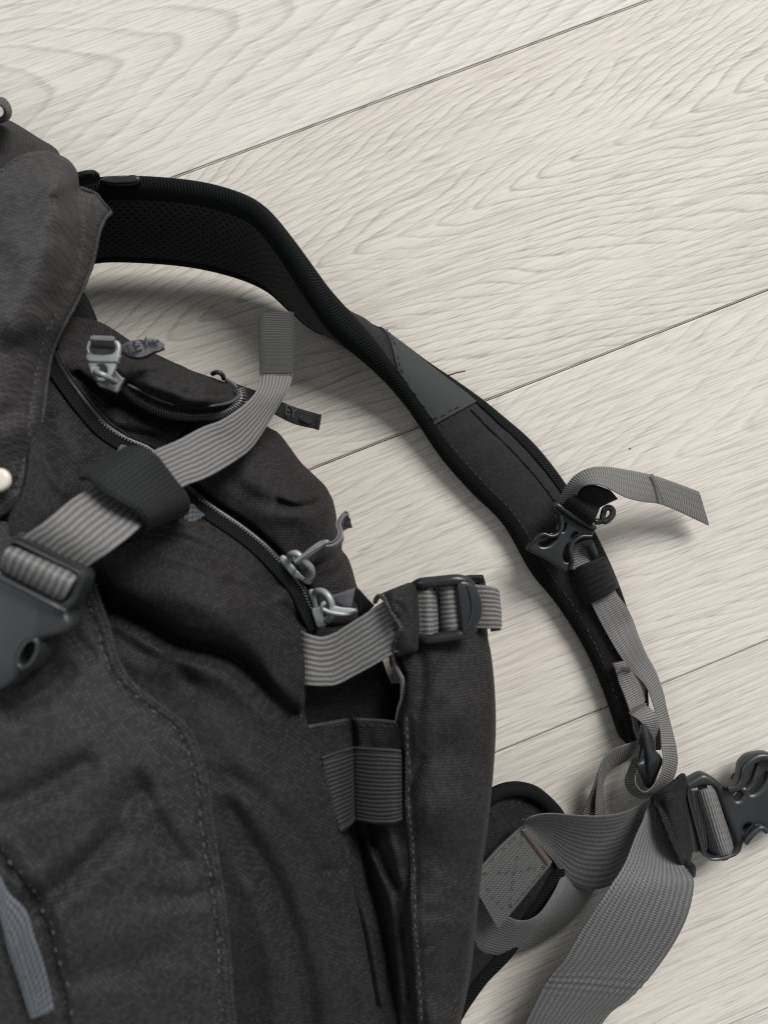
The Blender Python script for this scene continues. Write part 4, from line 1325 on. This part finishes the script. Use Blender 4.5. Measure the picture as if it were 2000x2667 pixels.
tube('elastic_cord', P3(crom(pts('H', '690,545,24 712,600,20 726,650,18'), 20)), 0.0026, MAT['plastic'], sl, 8)
kb = ribbon('strap_keeper', pts('H', '592,740,12 602,702,18 640,672,22 690,650,24 740,632,24 768,620,20 775,640,12'), pts('H', '668,900,10 682,884,17 715,868,22 760,846,24 808,818,24 845,792,18 848,800,10'), MAT['web_b'], ROOT, thick=0.0018, across=10, width=0.02)

# ---- lower adjuster: grey webbing from keeper down through the ladder lock
lw = ribbon('adjuster_webbing', pts('H', '690,850,19 712,892,19 752,972,18 800,1060,17.5 860,1160,17.5 920,1240,16 990,1312,17 1030,1400,18 1052,1480,19 1074,1560,21 1082,1640,24'),
            pts('H', '820,780,19 842,822,18 892,892,17 930,970,14 962,1060,16 1002,1150,15 1050,1240,14 1090,1350,14 1112,1450,15 1140,1560,15 1160,1640,16'), MAT['web_t'], ROOT, thick=0.0014, n=200, across=8, width=0.019)
ribbon('adjuster_loop', pts('J', '1082,188,24 1090,260,26 1080,330,28 1050,390,30 1015,430,31 985,440,31 955,415,30 940,380,28 945,320,25 960,250,22'),
       pts('J', '1160,188,16 1168,280,13 1148,365,10 1100,432,7 1030,474,5 960,474,5 905,438,6 884,385,8 900,330,12 925,270,16'), MAT['web_t'], lw, thick=0.0014, n=120, across=8, width=0.019)
# sewn loop that holds the lock at the end of the pad
lp = ribbon('lock_loop', pts('H', '818,1200,20 836,1240,19 852,1300,18 880,1370,18 905,1440,19 920,1490,21 930,1550,20 950,1620,14'),
            pts('H', '880,1185,18 905,1225,17 945,1270,15 988,1310,13 992,1370,13 990,1405,15 950,1470,20 960,1540,20 975,1600,14'), MAT['web_t'], ROOT, thick=0.0022, n=90, across=8, width=0.017)
ribbon('lock_loop_end', pts('H', '905,1468,20 925,1482,24 960,1505,26 990,1540,25 1020,1590,20 1030,1660,12'), pts('H', '985,1420,16 1020,1440,20 1055,1480,22 1070,1530,20 1075,1590,15 1080,1660,10'), MAT['web_t'], lp, thick=0.0018, n=50, across=8, width=0.017)
for s_ in ('836,1235,21 870,1228,21 912,1235,19', '910,1455,21.5 945,1440,20 992,1420,17'):
    q = P3(crom(pts('H', s_), 30)); q += np.array([0.2, 1, 0]) * (np.where(np.arange(30) % 2, 0.0010, -0.0010))[:, None]; q[:, 2] += 0.0012
    tube('bartack', q, 0.0005, MAT['thread_br'], lp, 5)
al = ribbon('adjuster_lock', pts('J', '970,95,30 958,150,28 968,200,27 962,260,28 948,300,30 975,360,26 1000,415,18'), pts('J', '1005,90,30 1042,150,26 1045,210,24 1070,240,22 1082,280,20 1050,340,18 1020,400,14'), MAT['plastic_g'], ROOT, thick=0.0045, n=60, across=8)
tube('lock_rail', P3(crom(pts('J', '985,88,31 1000,150,32 1008,210,32 1018,260,31 1015,320,29 1005,400,21'), 40)), 0.0016, MAT['plastic_g'], al, 8)
# tail of the adjuster running down to the hip belt, on edge
ribbon('adjuster_tail', pts('J', '985,160,14 950,166,20 890,184,24 820,212,26 772,258,26 742,325,25 722,390,22 690,470,16 650,575,10'),
       pts('J', '985,232,8 950,228,10 885,276,11 802,328,12 768,392,13 758,440,12 764,480,10 745,530,8 738,575,6'), MAT['web_t'], ROOT, thick=0.0013, n=120, across=8, width=0.019)
ribbon('adjuster_tail_turn', pts('J', '742,330,25 734,400,22 726,480,18 722,575,12'), pts('J', '766,392,13 768,440,10 774,500,8 778,575,5'), MAT['web_t'], ROOT, thick=0.0013, n=50, across=6, width=0.019)

# ---- hip belt fin (padded, bound edge) behind the wing
fin_out = np.vstack([pts('J', '120,500 160,462 220,428 300,416 380,432 440,468 520,548 560,640 570,760 540,862 450,1000 370,1132 260,1300 120,1440 30,1560 -20,1640 -150,1600 -150,520')])
fin, finf = panel('hip_fin', fin_out, A_((1270, 2090, 30), (1350, 2060, 22), (1450, 2130, 14), (1460, 2260, 12), (1380, 2390, 12), (1260, 2550, 10), (1215, 2640, 10), (1300, 2250, 26), (1200, 2300, 32)), MAT['brown'], ROOT,
      thick=0.008, step=7, edge=(0.006, 16), rough=(0.001, 50))
tube('fin_binding', P3(crom(np.hstack([pts('J', '100,520 160,470 220,438 300,426 378,442 436,478 512,556 552,650 558,760 528,862 440,1000 358,1130 250,1296 120,1432 20,1568 -30,1650'), A_((28,), (28,), (26,), (24,), (22,), (19,), (15,), (13,), (12,), (12,), (12,), (12,), (11,), (10,), (9,), (9,))/1000]), 160)), 0.0042, MAT['bind'], fin, 10)
stitches('fin_stitching', P3(crom(np.hstack([pts('J', '160,560 230,510 310,495 370,520'), A_((31,), (30,), (29,), (27,))/1000]), 50)), MAT['ink'], fin)
panel('grey_webbing_scrap', pts('E', '985,1385 1030,1375 1066,1380 1066,1500 1030,1520 1000,1460'), A_((1020, 1790, 30), (1040, 1785, 30), (1045, 1830, 26), (1025, 1840, 26)), MAT['tab'], ROOT, step=4)  # piece of grey hip webbing low in the side gap

# ---- hip belt webbing
def rip(l, t):
    return 0.0003 * math.exp(-((l - 0.098 - 0.012 * t) / 0.009) ** 2) * math.sin((l - 0.012 * t) * 2 * math.pi / 0.0052)


box = ribbon('box_stitched_webbing', pts('J', '330,618,35 265,680,36 190,750,37 108,840,38 40,900,39'), pts('J', '484,834,30 420,910,32 340,1010,34 264,1102,35 200,1180,36'), MAT['web_g'], ROOT, thick=0.0026, across=12, width=0.040)
def bl(s_, n=40):
    return P3(crom(pts('J', s_), n))
stitches('box_stitching', bl('345,650,37.5 280,705,38.5 200,780,39.5 125,860,40.5'), MAT['ink2'], box, r=0.00022)
stitches('box_stitching', bl('465,840,33 400,920,35 330,1000,36.5 262,1080,37.5'), MAT['ink2'], box, r=0.00022)
stitches('box_stitching', bl('345,650,37.5 300,830,38.5 262,1080,37.5'), MAT['ink2'], box, r=0.00022)
stitches('box_stitching', bl('125,880,40.5 290,868,38.5 380,850,36.5 470,840,33'), MAT['ink2'], box, r=0.00022)
stitches('box_stitching', bl('115,930,40.5 180,1000,39.5 250,1085,38'), MAT['ink2'], box, r=0.00022)
bt = np.linspace(pts('J', '340,640,36.5')[0], pts('J', '478,822,32.5')[0], 60)
zz = P3(bt); zz[:, 2] += 0.001; zz += np.array([0.8, 0.6, 0]) * (np.where(np.arange(60) % 2, 0.0012, -0.0012))[:, None]
tube('bartack', zz, 0.0005, MAT['thread_br'], box, 5)
ribbon('hip_webbing_loop', pts('J', '20,860,30 60,960,30 160,1060,29 262,1118,28 315,1136,27 372,1130,26 432,1088,24 500,985,20 548,880,14'),
       pts('J', '20,1270,18 76,1290,16 150,1314,14 240,1322,12 350,1292,10 480,1222,8 600,1132,7 690,1020,6 740,930,6'), MAT['web_h'], ROOT, thick=0.0015, n=140, across=12, width=0.040)
ribbon('hip_webbing_twist', pts('J', '325,628,38 345,598,42 392,570,44 480,556,44 620,566,42 750,570,40 870,552,36 960,512,30 1050,450,22'),
       pts('J', '345,640,36 395,690,30 445,748,24 500,812,18 552,890,14 620,944,14 730,965,18 850,920,24 1000,790,28'), MAT['web_h'], ROOT, thick=0.0015, n=170, across=14, width=0.040, bulge=-0.004)
hb = ribbon('hip_belt_webbing', pts('J', '1010,500,34 985,585,38 942,680,44 882,830,50 806,950,54 732,1062,54 642,1200,50 560,1342,44 492,1422,40 440,1502,36 390,1602,32 345,1700,28 290,1830,20 215,2000,9 120,2200,2'),
            pts('J', '1080,500,28 1115,640,30 1160,770,34 1210,850,40 1250,905,45 1254,965,47 1230,1080,48 1180,1200,46 1100,1332,42 1000,1462,38 905,1560,32 800,1640,26 700,1790,18 620,1960,8 520,2160,2'), MAT['web_h'], ROOT,
            thick=0.0016, n=220, across=18, width=0.040, ripple=rip)
# black fabric sleeve on the belt
bs, bsf = panel('belt_sleeve', pts('J', '1022,472 1100,412 1150,372 1188,340 1214,352 1218,420 1212,500 1228,600 1244,700 1248,780 1226,832 1184,838 1150,770 1110,680 1076,600 1052,545'),
      np.vstack([np.hstack([pts('J', '1022,472 1188,340 1214,400 1244,700 1226,832 1184,838 1052,545'), A_((40,), (36,), (28,), (26,), (34,), (44,), (42,))]), np.hstack([pts('J', '1120,470 1150,600 1190,740'), A_((46,), (46,), (44,))])]),
      MAT['body'], ROOT, thick=0.003, step=4, edge=(0.004, 8), grooves=[(pts('J', '1085,520 1120,600 1160,700'), 2, 8), (pts('J', '1200,380 1195,500 1215,640'), 2, 6), (pts('J', '1060,500 1110,455 1190,430'), 2, 7)])
tube('sleeve_tip', P3(crom(pts('J', '1196,842,36 1225,832,38 1246,852,36 1244,884,30'), 20)), 0.0022, MAT['web_b'], bs, 8)
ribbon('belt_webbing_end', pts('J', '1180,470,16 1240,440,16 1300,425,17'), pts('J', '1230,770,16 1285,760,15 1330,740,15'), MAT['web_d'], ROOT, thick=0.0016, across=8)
# hip buckle
hbk = plate('hip_buckle', pts('J', '1212,412 1226,388 1262,366 1306,344 1336,350 1376,372 1412,404 1440,418 1480,404 1504,372 1512,330 1518,290 1556,252 1606,236 1660,232 1720,260 1800,330 1850,460 1860,560 1810,620 1740,660 1680,680 1640,640 1612,622 1582,640 1556,670 1540,710 1518,752 1480,784 1420,802 1362,812 1326,802 1300,770 1282,700 1250,580'), 19, 0.009, MAT['plastic_g'], ROOT, bevel=0.0026, tilt=(0.004, 0),
            holes=[pts('J', '1246,448 1266,428 1330,414 1366,416 1386,440 1430,560 1486,700 1490,740 1466,766 1390,788 1350,786 1326,750 1290,620'), pts('J', '1474,470 1490,446 1516,446 1524,462 1504,484 1482,486'), pts('J', '1528,640 1544,622 1566,620 1572,634 1552,654 1532,656'),
                   pts('J', '1552,440 1600,400 1640,352 1660,330 1650,380 1610,430 1570,452'), pts('J', '1512,400 1540,372 1556,330 1576,292 1600,280 1588,330 1570,380 1534,414')])
tube('buckle_bar', P3(pts('J', '1300,410,14 1360,600,14 1420,800,14')), 0.0028, MAT['plastic_g'], hbk, 10)
ribbon('buckle_webbing', pts('J', '1230,430,10 1268,438,16 1300,428,20 1340,420,20 1372,424,14'), pts('J', '1350,800,10 1386,790,16 1412,784,20 1448,776,20 1476,764,14'), MAT['web_t'], hbk, thick=0.0018, across=16, width=0.040)
tube('buckle_edge', P3(crom(pts('J', '1440,424,21 1490,412,22 1516,376,22.5 1530,310,23 1570,268,23 1630,248,23 1720,275,23'), 40)), 0.0024, MAT['plastic_g'], hbk, 10)
tube('buckle_edge', P3(crom(pts('J', '1532,716,21 1560,680,22 1590,650,22 1620,634,22 1650,652,22'), 40)), 0.0018, MAT['plastic_g'], hbk, 10)

# ---- zip pullers
# upper pocket puller with D-shaped pull
pu = plate('zip_slider', pts('K', '212,606 250,652 330,676 424,712 470,640 512,562 478,540 440,500 404,464 330,470 240,540'), 130, 0.0034, MAT['metal'], ROOT, bevel=0.0006, tilt=(0, 0.0))
plate('zip_pull', pts('K', '104,200 118,158 160,138 290,134 420,142 456,166 474,222 462,300 430,400 392,490 352,556 300,590 240,600 190,572 152,512 122,420 104,300'), 139, 0.0026, MAT['metal'], pu, bevel=0.0009, tilt=(0.01, 0.01),
      holes=[pts('K', '136,240 142,200 170,184 280,182 390,188 416,214 410,262 380,290 280,296 190,292 150,274'), pts('K', '190,470 210,420 260,404 310,424 326,480 306,530 258,552 212,534')])
plate('pull_band', pts('K', '112,298 280,306 456,300 438,372 430,388 280,384 120,376'), 139.9, 0.0028, MAT['metal'], pu, bevel=0.0007, tilt=(0.01, 0.01))
tube('pull_link', P3(crom(pts('K', '232,440,136 205,486,140 230,500,143 300,530,143 370,570,140 402,604,136 420,590,134 400,560,135'), 40)), 0.0012, MAT['metal'], pu, 8)
tg = ribbon('tag_loop', pts('K', '150,112,142 150,135,144 152,168,141 160,215,134'), pts('K', '414,122,142 412,142,144 410,184,141 402,240,134'), MAT['tag'], pu, thick=0.0012, across=8)
tl = ribbon('pull_tag', pts('K', '478,214,137 560,166,140 640,142,142 720,138,142 790,126,142 870,138,141 952,190,140'), pts('K', '478,262,135 560,312,138 655,336,140 740,322,140 830,276,140 890,246,140 950,234,139'), MAT['tag'], pu, thick=0.0008, across=8)
ribbon('tag_fold', pts('K', '478,250,134 560,316,136 655,342,137 740,330,137 830,284,137 950,240,136'), pts('K', '478,268,132 560,326,134 655,352,135 740,340,135 830,294,135 950,248,134'), MAT['tag_b'], pu, thick=0.0008)
pA, pB = P3(pts('K', '585,262,140.2'))[0], P3(pts('K', '760,192,141.4'))[0]
text_mesh('tag_lettering', 'LEY', 0.0062, (pA + pB) / 2 + np.array([0, 0, 0.0010]), pB - pA, (0.0, -0.1, 1), MAT['ink'], pu)
plate('tag_end_patch', pts('K', '770,150 870,136 890,165 790,180'), 143.0, 0.0008, MAT['tab'], pu, bevel=0.0002)
# dark tag lying over the edge, second pull
pd = tube('zip_slider', P3(crom(pts('I', '112,1190,98 130,1182,102 152,1184,103 168,1200,101 172,1216,97'), 24)), 0.0011, MAT['plastic_g'], ROOT, 8)
plate('zip_pull', pts('I', '170,1210 235,1240 250,1275 200,1260'), 96, 0.003, MAT['plastic'], pd, bevel=0.0008)
ribbon('pull_tag', pts('I', '230,1240,88 330,1275,72 440,1320,58 560,1370,44 690,1408,34'), pts('I', '236,1330,86 330,1345,70 430,1400,56 550,1460,42 676,1490,32'), MAT['tag_b'], pd, thick=0.0010, across=8)
pA, pB = P3(pts('I', '478,1372,52.5'))[0], P3(pts('I', '590,1420,41'))[0]
text_mesh('tag_lettering', 'EY', 0.0076, (pA + pB) / 2 + np.array([0, 0, 0.0010]), pB - pA, (0.1, 0.1, 1), MAT['ink2'], pd)
plate('tag_end_patch', pts('I', '592,1412 650,1425 645,1460 588,1440'), 39.0, 0.0006, MAT['coil'], pd, bevel=0.0002, tilt=(-0.19, 0))
tube('tag_end_edge', P3(pts('I', '690,1408,34.6 684,1450,34 676,1490,32.6')), 0.0011, MAT['tag_b'], pd, 6)
# the two pullers on the long zip
p2 = plate('zip_slider', pts('L', '74,432 104,402 150,450 196,508 180,530 160,548 110,486'), 116, 0.0042, MAT['metal'], ROOT, bevel=0.0008)
plate('slider_base', pts('L', '156,548 196,510 250,560 300,590 288,616 220,580'), 113.5, 0.0026, MAT['metal'], p2, bevel=0.0006)
tube('slider_bridge', P3(crom(pts('L', '165,425,116 152,406,120 172,392,123 205,394,124 250,440,124 296,486,122 312,530,119 300,562,117 270,592,115'), 40)), 0.0015, MAT['metal'], p2, 8)
plate('zip_pull', pts('L', '176,456 196,434 280,360 360,306 420,292 424,316 360,364 280,424 200,470'), 126, 0.0030, MAT['metal'], p2, bevel=0.0009, tilt=(0.02, 0))
tube('pull_ridge', P3(pts('L', '190,450,126.5 290,380,128.5 415,305,131')), 0.0009, MAT['metal'], p2, 6)
ribbon('pull_tag', pts('L', '400,312,128 452,308,126 492,274,124 500,230,122 486,180,120 506,130,119 548,88,118 566,90,118'), pts('L', '404,395,112 460,372,110 510,330,108 540,290,106 532,240,105 560,215,104 590,205,103 602,208,103'), MAT['tag'], p2, thick=0.0008, n=70, across=8)
ribbon('tag_fold', pts('L', '412,334,127 466,322,125 512,282,123 522,232,121 505,180,119 530,120,118 562,90,117'), pts('L', '412,346,126 470,334,124 522,290,122 532,234,120 516,182,118 545,130,117 580,110,116'), MAT['tag'], p2, thick=0.0008, n=60)
plate('tag_end_patch', pts('L', '545,165 575,130 590,155 560,205'), 112, 0.0016, MAT['ink'], p2, bevel=0.0003)
p3 = plate('zip_slider', pts('L', '306,796 330,780 372,782 392,850 412,914 380,924 348,926 328,870'), 113, 0.0042, MAT['metal'], ROOT, bevel=0.0008)
plate('slider_rail', pts('L', '286,664 304,648 322,656 340,720 356,790 330,796 308,740'), 112, 0.0030, MAT['metal'], p3, bevel=0.0008)
tube('slider_bridge', P3(crom(pts('L', '332,672,113 360,660,117 398,670,119 432,704,120 452,750,120 460,800,119 452,848,117 430,872,114 415,868,112'), 40)), 0.0015, MAT['metal'], p3, 8)
tube('pull_link', P3(crom(pts('L', '410,745,123 388,758,123 386,785,122 420,806,122 480,822,121 560,826,120 632,800,119'), 40)), 0.0010, MAT['metal'], p3, 8)
plate('zip_pull', pts('L', '440,760 520,776 600,784 634,796 610,818 540,830 470,824 440,806'), 121, 0.0022, MAT['metal'], p3, bevel=0.0007, tilt=(0, .01))
ribbon('pull_tag', pts('L', '440,700,118 500,680,120 560,660,122 625,638,123'), pts('L', '452,742,116 500,755,117 545,772,118 592,780,119'), MAT['tag'], p3, thick=0.0008, across=8)
ribbon('tag_fold', pts('L', '612,650,122 640,640,123 680,680,120 720,725,116 760,765,112'), pts('L', '596,782,118 606,720,119 650,800,114 640,830,110 650,862,106'), MAT['tag_b'], p3, thick=0.0008, across=8)

# ---- a crumb on the floor
c = P(1641, 1167, 0.0005)
bm = bmesh.new()
bmesh.ops.create_icosphere(bm, subdivisions=2, radius=0.0006)
for v in bm.verts:
    v.co *= 1 + 0.35 * mnoise.noise(v.co * 1500)
    v.co += Vector(c)
me = bpy.data.meshes.new('crumb')
bm.to_mesh(me); bm.free()
_r, ROOT = ROOT, None
cr = link('crumb', me, MAT['crumb'])
cr['label'] = 'tiny brown crumb on the bare floor right of the shoulder strap'
cr['category'] = 'crumb'
ROOT = _r
